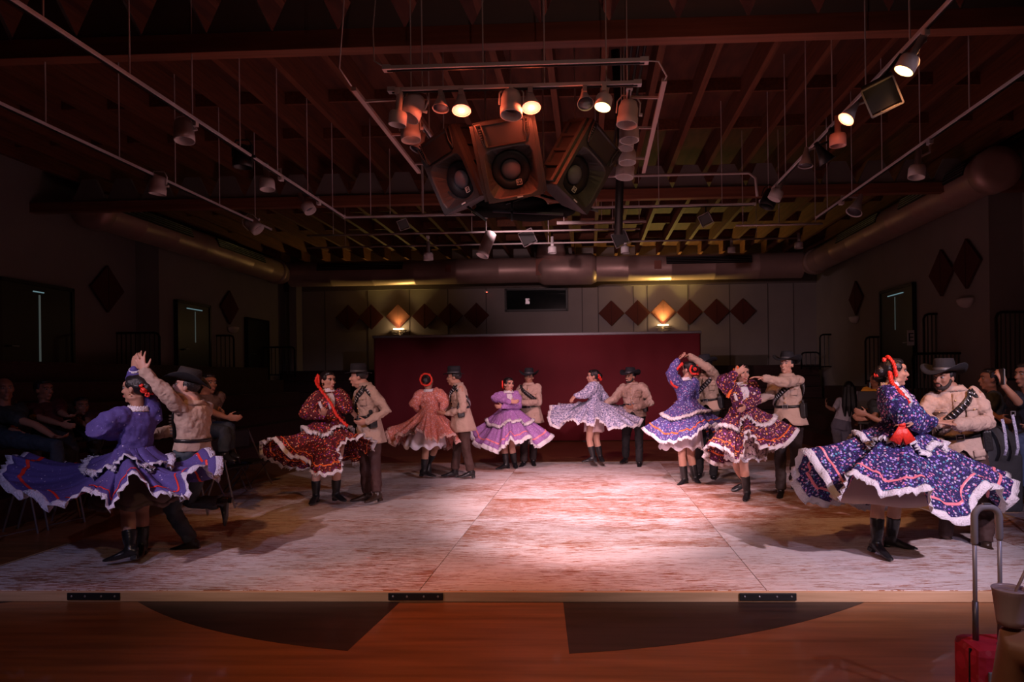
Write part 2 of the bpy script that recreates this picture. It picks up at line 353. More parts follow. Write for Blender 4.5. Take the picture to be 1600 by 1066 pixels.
def side_duct(label, X, y0, out):
    o = thing('air_duct', (X, y0, zb), label, 'duct'); m = MB(); ring_along(m, (X, y0, zb), (X, 18.7, zb), .30, 1.0); m.build('duct_tube', ductm, o, smooth=True)
    m = MB(); m.tube([(X, y0-.12, zb), (X, y0-.1, zb), (X, y0+.15, zb)], [.2, .335, .335], 28); m.build('end_cap', ductm, o, smooth=True)
    for yy in (y0+1.4, y0+4.6): grille(o, (X+out*.26, yy, zb+.12), 2.2, (0,1,0), (out,0,.35), (-out*.35,0,1))
    m = MB(); m.tube([(X, 18.3, zb), (X, 18.5, zb)], [.34, .34], 24); m.build('collar', ductm, o, smooth=True)
side_duct('round metal air duct along the right wall over the bleachers', 6.07, 10.4, -1)
side_duct('round metal air duct along the dark left wall', -8.55, 11.5, 1)
# ceiling pipes
pipem = mat('pipe_paint', (.5, .42, .42), .5)
def pipe(label, pts, r, name='ceiling_pipe', mt=None, cat='pipe', rods=None):
    o = thing(name, pts[0], label, cat)
    m = MB(); m.tube(pts, r, 8); m.build('pipe', mt or pipem, o, smooth=True)
    for p in rods or []:
        q = MB(); q.tube([p, (p[0], p[1], 5.3)], .008, 6); q.build('hanger_rod', mt or pipem, o)
# ------------------------------------------------------------------ lighting tracks
trackm = mat('track_white', (.62, .58, .62), .45); canm = mat('lamp_white', (.66, .62, .64), .4); conem = mat('lamp_grey', (.35,.33,.36), .4)
def track(label, a, b, w=.036, rods=5, z1=5.36, wide=True):
    a = Vector(a); b = Vector(b); o = thing('lighting_track', a, label, 'lighting track')
    m = MB(); m.bar(a, b, w, .03); m.build('rail', trackm, o, bevel=.004)
    m = MB(); m.bar(a-Vector((0,0,.02)), b-Vector((0,0,.02)), .014, .012); m.build('conductor_slot', DARKM, o)
    for s, p in ((-1, a), (1, b)):
        q = MB(); q.box(p, (w*1.3, w*1.3, .036)); q.build('end_cap', trackm, o)
    for i in range(rods):
        p = a+(b-a)*((i+.5)/rods); q = MB(); q.tube([p, (p.x, p.y, z1)], .006, 6); q.build('hanger_rod', trackm, o)
    return o
ZT = 3.93
track('long lighting track receding along the left of the stage', (-3.5, 2.2, ZT), (-3.5, 9.7, ZT), rods=9)
track('long lighting track receding along the right, with the lit lamps', (2.3, 2.2, ZT), (2.36, 9.35, ZT), rods=9)
track('cross lighting track behind the speakers, left half', (-3.5, 9.75, ZT), (-1.2, 9.75, ZT), rods=3)
track('cross lighting track behind the speakers, right half', (-.3, 9.5, ZT), (2.3, 9.5, ZT), rods=3)
track('outer lighting track on the far left', (-4.9, 2.6, ZT), (-4.9, 10.4, ZT), .026, rods=8)
track('thin outer lighting track on the far right', (3.45, 4.0, ZT), (3.45, 10.4, ZT), .026, rods=7)
track('white track over the speakers that carries the cone lamps', (-1.57, 5.5, ZT), (.42, 5.5, ZT), .05, rods=4)
track('short side track of the lamp frame, on the left', (-1.52, 5.58, ZT), (-1.5, 7.5, ZT), .04, rods=3)
track('short side track of the lamp frame, on the right', (.36, 5.58, ZT), (.38, 7.5, ZT), .04, rods=3)
bare = mat('bar_raw', (.55,.40,.38), .5)
track('white upper bar of the lamp frame, over the cone lamps', (-1.52, 5.2, ZT+.04), (.45, 5.2, ZT+.04), .05, rods=0)
o = thing('frame_bar', (-1.87, 5.45, ZT), 'sloping reddish side bar of the lamp frame, left', 'bar'); m = MB(); m.bar((-1.87, 5.45, ZT), (-1.9, 7.7, ZT), .04, .03); m.build('bar', bare, o)
for yy in (5.7, 6.5, 7.4): m = MB(); m.bar((-1.87, yy, ZT), (-1.5, yy, ZT+.01), .02); m.build('arm', bare, o)
o = thing('frame_bar', (.63, 5.45, ZT), 'sloping pale side bar of the lamp frame, right', 'bar'); m = MB(); m.bar((.63, 5.45, ZT), (.66, 7.9, ZT), .04, .03); m.build('bar', bare, o)
for yy in (5.8, 6.5, 7.4): m = MB(); m.bar((.64, yy, ZT), (.36, yy, ZT+.01), .02); m.build('arm', bare, o)
for (nm, pts) in (('thin white cable dangling at the left end of the upper bar', [(-1.52,5.2,ZT+.04),(-1.62,5.2,ZT+.10),(-1.66,5.3,ZT+.4),(-1.6,5.4,5.3)]),
                  ('thin white cable hanging onto the left side bar', [(-1.87,5.4,ZT),(-1.93,5.3,ZT+.1),(-1.86,5.2,ZT+.45),(-1.8,5.2,5.3)]),
                  ('thin white cable looping off the right end of the upper bar', [(.45,5.2,ZT+.04),(.56,5.22,ZT+.04),(.63,5.3,ZT-.04),(.63,5.45,ZT)])):
    m = MB(); m.tube(pts, .006, 6); tag(m.build('cable', trackm, smooth=True), nm, 'cable')
def rows(Y, py, px0, px1, label, r=.018, drop=None):
    a = at(px0, py, Y); b = at(px1, py, Y); z = (a.z+b.z)/2
    pipe(label, [(a.x, Y, z), (b.x, Y, z)], r, rods=[((a.x*(1-t)+b.x*t), Y, z) for t in (.08, .5, .92)])
rows(10.5, 351, 1150, 1285, 'thin pipe ending near the right outer track')
rows(12.6, 363, 480, 1000, 'thin crosswise pipe above the far lamps, nearer one'); rows(14.2, 380, 480, 1245, 'thin crosswise pipe above the far lamps, farther one')
rows(11.9, 347, 870, 1010, 'short thick pipe to the right of the speaker cradle', .03); rows(10.9, 336, 600, 720, 'short thick pipe to the left of the speaker cradle', .022)
a = at(930, 276, 10.2); b = at(1170, 276, 10.2); pipe('pipe under the joists that bends down beside the right track', [(a.x, 10.2, a.z), (b.x, 10.2, a.z), (b.x+.1, 10.2, a.z-.08), (b.x+.12, 10.2, a.z-.35)], .022)
a = at(980, 60, 5.9); pipe('vertical dark bundle of cables behind the right lamps', [(a.x-.02, 7.8, 5.3), (.42, 8.0, 4.3), (.40, 8.2, 3.9), (.38, 8.3, 3.3)], .05, 'cable_bundle', BLACK, 'cable')
for i, px in enumerate((972, 980, 988, 996)):
    a = at(px, 20, 6.6); pipe(('first', 'second', 'third', 'fourth')[i]+' from the left of the black cables running along the joists', [(.42+.07*i, 4.6, 5.02), (.42+.07*i, 11.0, 5.02)], .016, 'overhead_cable', BLACK, 'cable')
# ------------------------------------------------------------------ lamps
cone_lens = {}
def lens_mat(kind):
    if kind == 'off': return mat('lens_off', (.05,.05,.07), .12)
    c = {'red': (1.0,.20,.13), 'yellow': (1.0,.60,.2), 'orange': (1.0,.45,.22), 'dim': (.9,.2,.1)}[kind]
    return mat('lens_'+kind, c, .3, emit=c, es={'red': 3.2, 'yellow': 3, 'orange': 3, 'dim': .4}[kind])
def snap(c, z):
    best = None
    if z == ZT:
        for x, y0, y1 in ((-3.5, 2.2, 9.7), (2.3+(c.y-2.2)*.0084, 2.2, 9.35), (-4.9, 2.6, 10.4), (3.45, 4, 10.4), (-1.51, 5.6, 7.5), (.37, 5.6, 7.5)):
            if y0 <= c.y <= y1 and abs(x-c.x) < .3 and (best is None or abs(x-c.x) < abs(best-c.x)): best = x
    return Vector((c.x if best is None else best, c.y, z))
def lamp(label, px, py, Y, kind, aim=(0,0,-1), lit='off', s=1.0, trackz=ZT, body=None, group=None):
    """a track spotlight: adapter, stem or yoke, can, lens"""
    c = at(px, py, Y); aim = Vector(aim).normalized(); body = body or (canm if kind != 'cone' else conem)
    top = snap(c, trackz); o = thing('track_spotlight', top, label, 'spotlight', group)
    m = MB(); m.box(top-Vector((0,0,.035)), (.035*s, .05*s, .05)); m.build('track_adapter', body, o, bevel=.004)
    back = c-aim*(.09*s)
    m = MB(); m.tube([top-Vector((0,0,.05)), Vector((top.x, top.y, max(back.z+.02, min(top.z-.06, back.z+.05)))), back], .010*s, 8); m.build('stem', body, o, smooth=True)
    if kind == 'can':
        R = .085*s; prof = [(R*.35, -.11*s), (R*.8, -.10*s), (R*.98, -.05*s), (R, .03*s), (R*1.06, .035*s), (R*1.06, .10*s), (R*.98, .10*s), (R*.93, .03*s), (R*.9, .02*s)]; e = .022*s; r = R*.93
        ya = aim.orthogonal().normalized(); ya = aim.cross(Vector((0,1,0))).normalized() if abs(aim.y) < .9 else ya
        m = MB(); up = -aim
        m.tube([c+ya*R*1.15-aim*.0, c+ya*R*1.15+up*.10*s, c+ya*R*.7+up*.16*s, c-ya*R*.7+up*.16*s, c-ya*R*1.15+up*.10*s, c-ya*R*1.15], .007*s, 6); m.build('yoke', body, o, smooth=True)
        m = MB(); m.lathe([(.014*s, 0), (.014*s, .03*s)], c+ya*R*1.1, ya, 10); m.build('knob', body, o)
    elif kind == 'cone':
        R = .068*s; prof = [(.018*s, -.12*s), (.022*s, -.09*s), (.035*s, -.03*s), (R, .06*s), (R*.96, .06*s), (R*.8, .04*s)]; e = .052*s; r = R*.9
    elif kind == 'stem':
        R = .062*s; prof = [(.022*s, -.16*s), (.024*s, -.03*s), (R*.9, -.02*s), (R, -.005*s), (R, .07*s), (R*.92, .07*s), (R*.9, .02*s)]; e = .02*s; r = R*.9
    elif kind == 'long':
        R = .08*s; prof = [(R*.6, -.2*s), (R, -.18*s), (R, .12*s), (R*1.1, .125*s), (R*1.1, .17*s), (R*.98, .17*s), (R*.95, .05*s)]; e = .05*s; r = R*.94
    m = MB(); m.lathe(prof, c, aim, 22, cap=True); m.build('can', body, o, smooth=True)
    m = MB(); m.lathe([(r*.2, e-.004), (r, e), (r*.9, e+.006*s), (r*.3, e+.012*s)], c, aim, 20); m.build('lens', lens_mat(lit), o, smooth=True)
    return c+aim*(e+.03*s), aim, o
D = (0, 0, -1)
lamp('small white lamp can at the left corner of the frame, lowest stem', 622, 180, 5.45, 'stem', (-.1,0,-1), s=1.15)
lamp('big white lamp can with yoke at the left corner', 645, 168, 5.6, 'can', (-.35,-.25,-1), s=1.0)
lamp('big white lamp can below the left corner one, glowing red at its rim', 641, 203, 5.9, 'can', (.1,-.1,-1), 'dim', .95)
lamp('small grey cone lamp below the left corner cans', 655, 226, 6.2, 'cone', (-.4,-.2,-1), s=1.0)
lamp('white lamp can beside the dark left speaker, upper one', 678, 250, 6.9, 'stem', (-.1,0,-1), s=1.2)
lamp('white lamp can beside the dark left speaker, lower one', 685, 275, 7.3, 'stem', (.2,-.1,-1), s=1.4)
lamp('unlit grey cone lamp, first from the left on the frame', 689, 160, 5.5, 'cone', (0,-.25,-1))
pA = lamp('cone lamp glowing bright red, left one of the two', 721, 162, 5.5, 'cone', (.06,-.3,-1), 'red', 1.15)
lamp('big white lamp can hanging over the main speaker', 799, 163, 5.5, 'can', (0,-.2,-1), s=1.0)
pB = lamp('cone lamp glowing bright red, right one of the two', 829, 158, 5.5, 'cone', (.12,-.35,-1), 'red', 1.15)
lamp('unlit cone lamp with a pale inside, right of the main speaker', 914, 155, 5.5, 'cone', (.1,-.6,-1))
pC = lamp('lamp glowing yellow at the right of the cone row', 944, 155, 5.5, 'stem', (-.2,-.25,-1), 'yellow', 1.1)
for i, (px, py, Y, k, s, l) in enumerate(((981, 178, 5.8, 'can', 1.0, 'big white lamp can topmost of the right stack'), (983, 203, 6.3, 'stem', 1.45, 'white lamp can second from the top of the right stack'), (979, 219, 6.6, 'stem', 1.2, 'small white lamp can in the middle of the right stack'),
        (980, 240, 6.9, 'stem', 1.4, 'white lamp can second lowest of the right stack'), (977, 262, 7.4, 'stem', 1.6, 'white lamp can lowest of the right stack'))):
    lamp(l, px, py, Y, k, (-.1+.1*(i % 2), -.1, -1), s=s)
pD = lamp('lamp glowing orange on a yellow lit stem, high on the right track', 1421, 95, 4.75, 'stem', (-.55,.1,-1), 'orange', 1.1)
pE = lamp('cone lamp glowing pale red in the middle of the right track', 1328, 178, 5.6, 'cone', (-.75,-.2,-1), 'orange', 1.0)
lamp('short white lamp can turned red by light, hanging straight down', 1309, 214, 6.1, 'stem', D, 'off', 1.15, body=mat('lamp_white_redlit', (.72,.35,.3), .4))  # white can; the red light on it is put into the body colour
lamp('unlit dark cone lamp below the red lit can', 1259, 250, 7.0, 'cone', (-.1,-.1,-1), s=1.1); lamp('black lamp right of the dark cone lamp', 1287, 243, 6.6, 'cone', (.6,0,-1), s=1.2, body=BLACK)
lamp('white lamp can near the far end of the right track', 1214, 301, 8.5, 'stem', (-.5,0,-1), s=1.3); lamp('black lamp at the far end of the right track', 1202, 311, 8.8, 'can', (-.4,-.1,-1), s=1.1, body=BLACK)
lamp('white lamp can nearest along the left track', 288, 205, 6.0, 'can', (.1,-.15,-1), s=.95); lamp('black lamp between the white cans of the left track', 379, 245, 7.0, 'can', (0,0,-1), s=1.1, body=BLACK)
lamp('white lamp can in the middle of the left track', 417, 284, 7.7, 'stem', (.1,-.1,-1), s=1.35); lamp('tilted white lamp can at the far end of the left track', 480, 322, 8.8, 'stem', (.7,-.2,-1), s=1.3)
lamp('dark lamp can on the outer left track, nearer one', 247, 290, 7.6, 'can', (-.1,0,-1), s=1.0); lamp('dark lamp can on the outer left track, farther one', 396, 352, 9.9, 'can', (.8,0,-.8), s=1.1)
lamp('pale lamp can on the outer right track', 1433, 264, 7.0, 'stem', (-.15,-.1,-1), s=1.3); lamp('tilted pale lamp at the far end of the outer right track', 1338, 323, 9.4, 'cone', (-.4,-.2,-.8), s=1.6, body=canm)
lamp('long cylindrical spotlight below the speaker cradle', 760, 383, 9.75, 'long', (-.35,-.25,-1), s=1.05); lamp('small pale lamp hanging above the left lit sconce', 669, 398, 12.6, 'stem', D, s=1.5, trackz=4.25)
lamp('small lamp hanging at the far right end of the crosswise pipe', 1248, 381, 14.2, 'stem', D, s=1.4, trackz=4.37)
lamp('small pale lamp right of the duct riser', 977, 388, 14.2, 'stem', D, s=1.5, trackz=4.37); lamp('small pale lamp left of the duct riser', 863, 388, 14.2, 'stem', D, s=1.5, trackz=4.37)
lamp('small pale lamp among the yellow lit joists', 1143, 388, 14.2, 'stem', D, s=1.3, trackz=4.37)
def flood(label, px, py, Y, size, aim, trackz):
    c = at(px, py, Y); tp = snap(c, trackz); o = thing('flood_light', tp, label, 'flood light'); aim = Vector(aim).normalized()
    X = aim.cross(Vector((0,0,1))).normalized(); U = X.cross(aim); R = Matrix((X, aim, U)).transposed() @ Matrix.Rotation(.4, 3, 'Y')
    m = MB(); m.box(c, (size, size*.5, size*.9), R); m.build('housing', BLACK, o, bevel=.01)
    m = MB()
    for s in (-1, 1):
        m.box(c+R@Vector((s*size*.5, size*.3, 0)), (size*.05, size*.1, size), R); m.box(c+R@Vector((0, size*.3, s*size*.5)), (size, size*.1, size*.05), R)
    m.build('gel_frame', mat('gel_frame', (.2,.17,.18), .4, .5), o)
    m = MB(); m.tube([tp, c+Vector((0,0,size*.45))], .01); m.build('stem', BLACK, o)
flood('black square flood light with gel frame on the right track', 1377, 146, 5.1, .22, (-.3,-1,-.9), ZT)
flood('small black flood light hanging from the cross track', 1103, 342, 9.5, .16, (-.3,-1,-.5), ZT)
flood('small box shaped flood light left of the duct riser, pale front', 825, 370, 14.2, .3, (0,-1,-.4), 4.37); flood('small box shaped flood light right of the duct riser', 969, 372, 14.2, .3, (0,-1,-.4), 4.37)
flood('black flood light hanging left of the speaker cradle', 630, 350, 10.9, .16, (.3,-1,-.5), 4.17)
for nm, (p, a, _), c, e in (('red_lamp', pA, (1,.13,.05), 13), ('red_lamp', pB, (1,.13,.05), 13), ('yellow_lamp', pC, (1,.62,.2), 4), ('orange_lamp', pD, (1,.55,.16), 5), ('orange_lamp', pE, (1,.25,.1), 5)):
    point(nm, p, e, c, .04); spot(nm+'_beam', p, p+a, e*6, c, 60, .6, .04)
point('far_lamp', (-1.2, 12.2, 4.0), 2, (1,.6,.6))
# ------------------------------------------------------------------ loudspeakers
spm = mat('speaker_shell', (.05,.046,.048), .36, bump=.25, bscale=300); spd = mat('speaker_cone', (.014,.014,.018), .5); capm = mat('dust_cap', (.16,.16,.20), .45)
whitem = mat('logo_white', (.85,.85,.85), .5)
def text_mesh(txt, size, extrude=.001):
    cu = bpy.data.curves.new('txt', 'FONT'); cu.body = txt; cu.size = size; cu.extrude = extrude; cu.align_x = 'CENTER'; cu.align_y = 'CENTER'
    ob = bpy.data.objects.new('txt', cu); COL.objects.link(ob); dg = bpy.context.evaluated_depsgraph_get()
    me = bpy.data.meshes.new_from_object(ob.evaluated_get(dg)); bpy.data.objects.remove(ob); bpy.data.curves.remove(cu); return me
def speaker(label, px, py, Y, yaw, pitch, roll):
    c = at(px, py, Y); o = thing('loudspeaker', c, label, 'loudspeaker')
    R = (Matrix.Rotation(yaw, 3, 'Z') @ Matrix.Rotation(pitch, 3, 'X') @ Matrix.Rotation(roll, 3, 'Y'))*1.11
    # local: x width, -y front, z up (horn on top)
    W, H, Dp = .45, .60, .36
    def T(v): return [R@Vector(p)+c for p in v]
    def lo(m, pts, f): m.add(T(pts), f)
    # shell: wedge-shaped box with an opened front
    f0, bk = -Dp/2, Dp/2; wb_, wf = W/2*.58, W/2
    def ringr(w, h, y): return [(-w, y, -h), (w, y, -h), (w, y, h), (-w, y, h)]
    def loft4(m, rs, cap0=False, cap1=False):
        v = sum(rs, []); f = []
        for i in range(len(rs)-1):
            for j in range(4): f.append((i*4+j, i*4+(j+1) % 4, (i+1)*4+(j+1) % 4, (i+1)*4+j))
        if cap0: f.append((3,2,1,0))
        if cap1: n = (len(rs)-1)*4; f.append((n, n+1, n+2, n+3))
        m.add(T(v), f)
    m = MB(); loft4(m, [ringr(wb_, H/2*.86, bk), ringr(wb_*1.3, H/2*.97, bk*.5), ringr(wf, H/2, f0+.05), ringr(wf*.985, H/2*.99, f0)], True, False)
    sh = m.build('cabinet', spm, o, bevel=.008)
    # baffle with woofer dish below and horn above
    m = MB(); zc = -.085; a = np.linspace(0, 2*PI, 32, endpoint=False)
    def sq(hw, hz0, hz1, y, p=6):
        out = []
        for t in a:
            cx, sz = math.cos(t), math.sin(t); k = (abs(cx)**p+abs(sz)**p)**(-1/p)
            zz = sz*k; out.append((cx*k*hw, y, (zc+(zz*(hz1 if zz > 0 else hz0)))))
        return out
    outer = sq(wf*.985, H/2*.99+zc, H/2*.99-zc, f0, 40); 
    rs = [outer, sq(.192, .192, .185, f0+.004), sq(.184, .184, .176, f0+.012), [(math.cos(t)*.150, f0+.115, zc+math.sin(t)*.150) for t in a]]
    m.loft([np.array(T(r)) for r in rs], False); m.build('baffle', spm, o, smooth=False)
    m = MB(); m.loft([np.array(T([(math.cos(t)*r, y, zc+math.sin(t)*r) for t in a])) for r, y in ((.151, f0+.114), (.143, f0+.100), (.126, f0+.106), (.118, f0+.102), (.08, f0+.13), (.05, f0+.145))], False); wf_ = m.build('woofer', spd, o, smooth=True)
    m = MB(); m.loft([np.array(T([(math.cos(t)*r, y, zc+math.sin(t)*r) for t in a])) for r, y in ((.078, f0+.130), (.075, f0+.115), (.052, f0+.098), (.022, f0+.091), (.003, f0+.090))], True); m.build('dust_cap', capm, wf_, smooth=True)
    # horn mouth: raised trapezoid rim with dark throat
    m = MB(); fr = f0-.012
    hz0, hz1 = .115, .275
    v = [(-.15, fr, hz0), (.15, fr, hz0), (.185, fr, hz1), (-.185, fr, hz1), (-.11, fr+.05, hz0+.03), (.11, fr+.05, hz0+.03), (.12, fr+.05, hz1-.03), (-.12, fr+.05, hz1-.03)]
    m.add(T(v), [(0,1,5,4), (1,2,6,5), (2,3,7,6), (3,0,4,7), (4,5,6,7)]); m.build('horn', spd, o)
    for s in (-1, 1):
        m = MB()
        m.tube(T([(s*.165, fr, .13), (s*.150, fr, .20), (s*.165, fr, .285), (s*.205, fr, .285), (s*.19, fr, .20), (s*.165, fr, .13)]), .007, 6); m.build('port_rim', spm, o, smooth=True)
        m = MB()
        for q in range(6): m.box(R@Vector((s*.178, fr+.002, .165+.017*q))+c, (.018, .006, .005), R)
        m.build('port_grille', METAL if s < 0 else spm, o)
        # ribbed side
        m = MB()
        for q in range(5):
            zz = -.27+.135*q; m.add(T([(s*(wf*.99), f0+.05, zz-.012), (s*(wf*.99), f0+.05, zz+.012), (s*(wb_*1.3), bk*.5, zz+.012), (s*(wb_*1.3), bk*.5, zz-.012),
                (s*(wf*.99+.022), f0+.05, zz-.012), (s*(wf*.99+.022), f0+.05, zz+.012), (s*(wb_*1.3+.03), bk*.5, zz+.012), (s*(wb_*1.3+.03), bk*.5, zz-.012)]), [(4,5,6,7), (0,1,5,4), (2,3,7,6), (1,2,6,5), (0,3,7,4)])
        for yy, hh in ((f0+.05, wf*.99), (bk*.5, wb_*1.3)):
            m.box(R@Vector((s*(hh+.012), yy, 0))+c, (.03, .03, H*.94), R)
        m.build('side_rib', spm, o)
    # logo plate on the woofer, lower right, and the model strip under it
    p0 = Vector((.045, f0+.093, zc-.100))
    lg = MB()
    for s in (-1, 1): lg.box(R@(p0+Vector((s*.020, 0, 0)))+c, (.004, .003, .044), R); lg.box(R@(p0+Vector((0, 0, s*.020)))+c, (.044, .003, .004), R)
    lo_ = lg.build('logo_frame', whitem, o)
    me = text_mesh('EV', .030); RR = (R @ Matrix.Rotation(PI/2, 3, 'X')).to_4x4(); me.transform(Matrix.Translation(R@(p0)) @ RR); link('logo_lettering', me, whitem, o)
    m = MB(); m.box(R@Vector((.03, f0-.001, -.283))+c, (.045, .004, .010), R); m.build('name_strip', whitem, o)
speaker('black loudspeaker in the middle of the hanging cluster, facing the hall', 795, 246, 5.93, math.radians(8), math.radians(24), math.radians(-11))
speaker('black loudspeaker hanging on the right, lit yellowish, turned right', 898, 258, 6.15, math.radians(48), math.radians(20), math.radians(22))
speaker('unlit black loudspeaker hanging on the left, half behind the middle one', 722, 264, 6.25, math.radians(-34), math.radians(20), math.radians(-12))
o = thing('speaker_cradle', at(815, 330, 5.9), 'black bracket and bundle under the hanging loudspeakers', 'bracket')
m = MB(); c = at(815, 326, 6.45)
for (x, y, z, a, b, d) in ((-.1,0,.06,.7,.3,.12), (.1,.1,-.02,.6,.3,.16), (-.3,.1,.0,.4,.3,.10), (.35,.1,.0,.35,.3,.12)): m.ball(c+Vector((x,y,z)), (a/2, b/2, d/2))
ubuild(m, 'padding', mat('padding_black', (.006,.006,.006), .95, spec=.1), o, .02, 3)
for (p, q) in (((790,318),(845,300)), ((800,300),(800,345)), ((770,330),(880,335)), ((700,300),(760,345)), ((845,305),(935,330))):
    m = MB(); m.bar(at(*p, 6.3), at(*q, 6.3), .02); m.build('strut', DARKM, o)
for px in (760, 800, 850, 900):
    m = MB(); p = at(px, 300, 6.2); m.tube([p, (p.x, p.y, 5.06)], .008, 6); m.build('hanger_chain', METAL, o)
# ------------------------------------------------------------------ diamonds and sconces on the walls
dia = mat('diamond_felt', (.10, .022, .018), .9, bump=.3, bscale=120)
def diamond(label, c, n, s=.53, group='acoustic diamonds on the walls'):
    c = Vector(c); n = Vector(n); x = Vector((0,0,1)).cross(n); r = s*.7071
    m = MB(); v = [c+x*r*a+Vector((0,0,1))*r*b+n*t for t in (0, .05) for a, b in ((1,0),(0,1),(-1,0),(0,-1))]
    m.add(v, [(3,2,1,0), (4,5,6,7), (0,1,5,4), (1,2,6,5), (2,3,7,6), (3,0,4,7)])
    o = thing('acoustic_diamond', c, label, 'wall diamond', group); m.build('felt_panel', dia, o, bevel=.006)
    q = MB(); q.add([c+x*0+Vector((0,0,r*.98))+n*.055-x*.004, c+Vector((0,0,r*.98))+n*.055+x*.004, c-Vector((0,0,r*.98))+n*.055+x*.004, c-Vector((0,0,r*.98))+n*.055-x*.004,
        ]+[c+Vector((0,0,r*.98))+n*.048-x*.004, c+Vector((0,0,r*.98))+n*.048+x*.004, c-Vector((0,0,r*.98))+n*.048+x*.004, c-Vector((0,0,r*.98))+n*.048-x*.004], [(0,1,2,3),(0,4,5,1),(1,5,6,2),(2,6,7,3),(3,7,4,0)]); q.build('seam', mat('seam_dark', (.03,.01,.01), .9), o)
ordn = ('first', 'second', 'third', 'fourth', 'fifth', 'sixth')
for i, px in enumerate((545, 581, 623, 664, 704, 745)):
    p = at(px, 491-.5*i/2, YB-.01); diamond('dark red diamond panel, %s from the left in the left row' % ordn[i], (p.x, YB-.035, 3.43), (0,-1,0))
for i, px in enumerate((955, 996, 1036, 1077, 1119, 1160)):
    p = at(px, 487, YB-.01); diamond('dark red diamond panel, %s from the left in the right row' % ordn[i], (p.x, YB-.035, 3.43), (0,-1,0))
diamond('dark diamond panel alone on the right wall, left of the door', (6.59, 17.0, 3.43), (-1,0,0), .60); 
diamond('dark diamond panel on the right wall, left one of the pair', (6.59, 12.95, 3.43), (-1,0,0), .62); diamond('dark diamond panel on the right wall, right one of the pair', (6.59, 12.1, 3.46), (-1,0,0), .62)
diamond('dark diamond panel on the left wall between the two doors', (-8.99, 16.75, 3.43), (1,0,0), .60); diamond('dark diamond panel nearest along the left wall', (-9.49, 13.1, 3.43), (1,0,0), .66)
sconce_m = mat('sconce_metal', (.45,.40,.35), .35, .7); glowm = mat('sconce_glow', (1,.9,.6), .5, emit=(1,.72,.34), es=8); scw = mat('sconce_white', (.7,.65,.66), .6)
def sconce(label, px, py):
    p = at(px, py, YB-.1); p = Vector((p.x, YB-.12, 3.02)); o = thing('wall_sconce', p, label, 'wall light')
    m = MB(); m.box((p.x, YB-.02, p.z), (.12, .04, .16)); m.build('backplate', sconce_m, o)
    for k, wd in enumerate((.42, .34, .26)):
        for s in (-1, 1):
            m = MB(); m.box((p.x+s*(wd/4+.02), p.y, p.z-.055*k), (wd/2, .13, .02)); m.build('fin', sconce_m, o, bevel=.003)
    m = MB(); m.tube([(p.x-.14, p.y, p.z+.04), (p.x+.14, p.y, p.z+.04)], .018, 10, True); m.build('bulb', glowm, o, smooth=True)
    spot('sconce_light', (p.x, YB-.16, p.z+.08), (p.x, YB-1.2, 5.4), 60 if px < 800 else 220, (1.0, .72, .18), 120, .5, .05)
    point('sconce_glow', (p.x, YB-.24, p.z+.10), 5, (1.0, .62, .26), .05)
sconce('lit sconce glowing yellow on the left row of diamonds', 623, 512); sconce('lit sconce glowing yellow on the right row of diamonds', 1036, 508)
def bowl(label, c, n):
    c = Vector(c); n = Vector(n); x = Vector((0,0,1)).cross(n); rings = []
    for k in range(6):
        t = k/5*PI/2; r = .2*math.cos(t)+.01; z = -.16*math.sin(t)
        rings.append([c+x*r*math.cos(u)+n*.14*math.sin(u)*r/.2+Vector((0,0,z)) for u in np.linspace(0, PI, 14)])
    o = thing('wall_sconce', c, label, 'wall light'); m = MB(); m.loft([np.array(r) for r in rings], False, False); m.build('bowl', scw, o, smooth=True, solid=.01)
bowl('unlit white bowl sconce under the lone right wall diamond', (6.59, 17.1, 2.98), (-1,0,0)); bowl('unlit white bowl sconce under the pair of right wall diamonds', (6.59, 12.15, 2.86), (-1,0,0))
bowl('unlit white bowl sconce on the dark left wall', (-8.99, 16.9, 2.95), (1,0,0))
# ------------------------------------------------------------------ backdrop
redm = mat('backdrop_cloth', (.26, .022, .035), .8, noise=.08, nscale=2)
xl, xr = at(585, 600, 16.8).x, at(1095, 600, 16.8).x
o = thing('stage_backdrop', ((xl+xr)/2, 16.8, 0), 'wide dark red cloth backdrop behind the dancers', 'backdrop')
n = 160; m = MB(); rings = []
for z in (.02, .9, 1.8, 2.62): rings.append([(xl+(xr-xl)*i/n, 16.8+.006*math.sin(i*.55)+.004*math.sin(i*.21+1), z) for i in range(n+1)])
m.loft([np.array(r) for r in rings], False, False); m.build('cloth', redm, o, smooth=True, solid=.008)
m = MB(); m.tube([(xl-.03, 16.8, 2.64), (xr+.03, 16.8, 2.64)], .035, 12); m.build('top_rail', mat('rail_silver', (.8,.8,.9), .35, .1), o, smooth=True)
for x in (xl, (xl+xr)/2-1.3, (xl+xr)/2+1.3, xr):
    m = MB(); m.tube([(x, 16.88, 0.0), (x, 16.88, 2.64)], .022, 8); m.build('upright', DARKM, o); m = MB(); m.box((x, 16.95, .01), (.35, .5, .02)); m.build('foot_plate', DARKM, o)
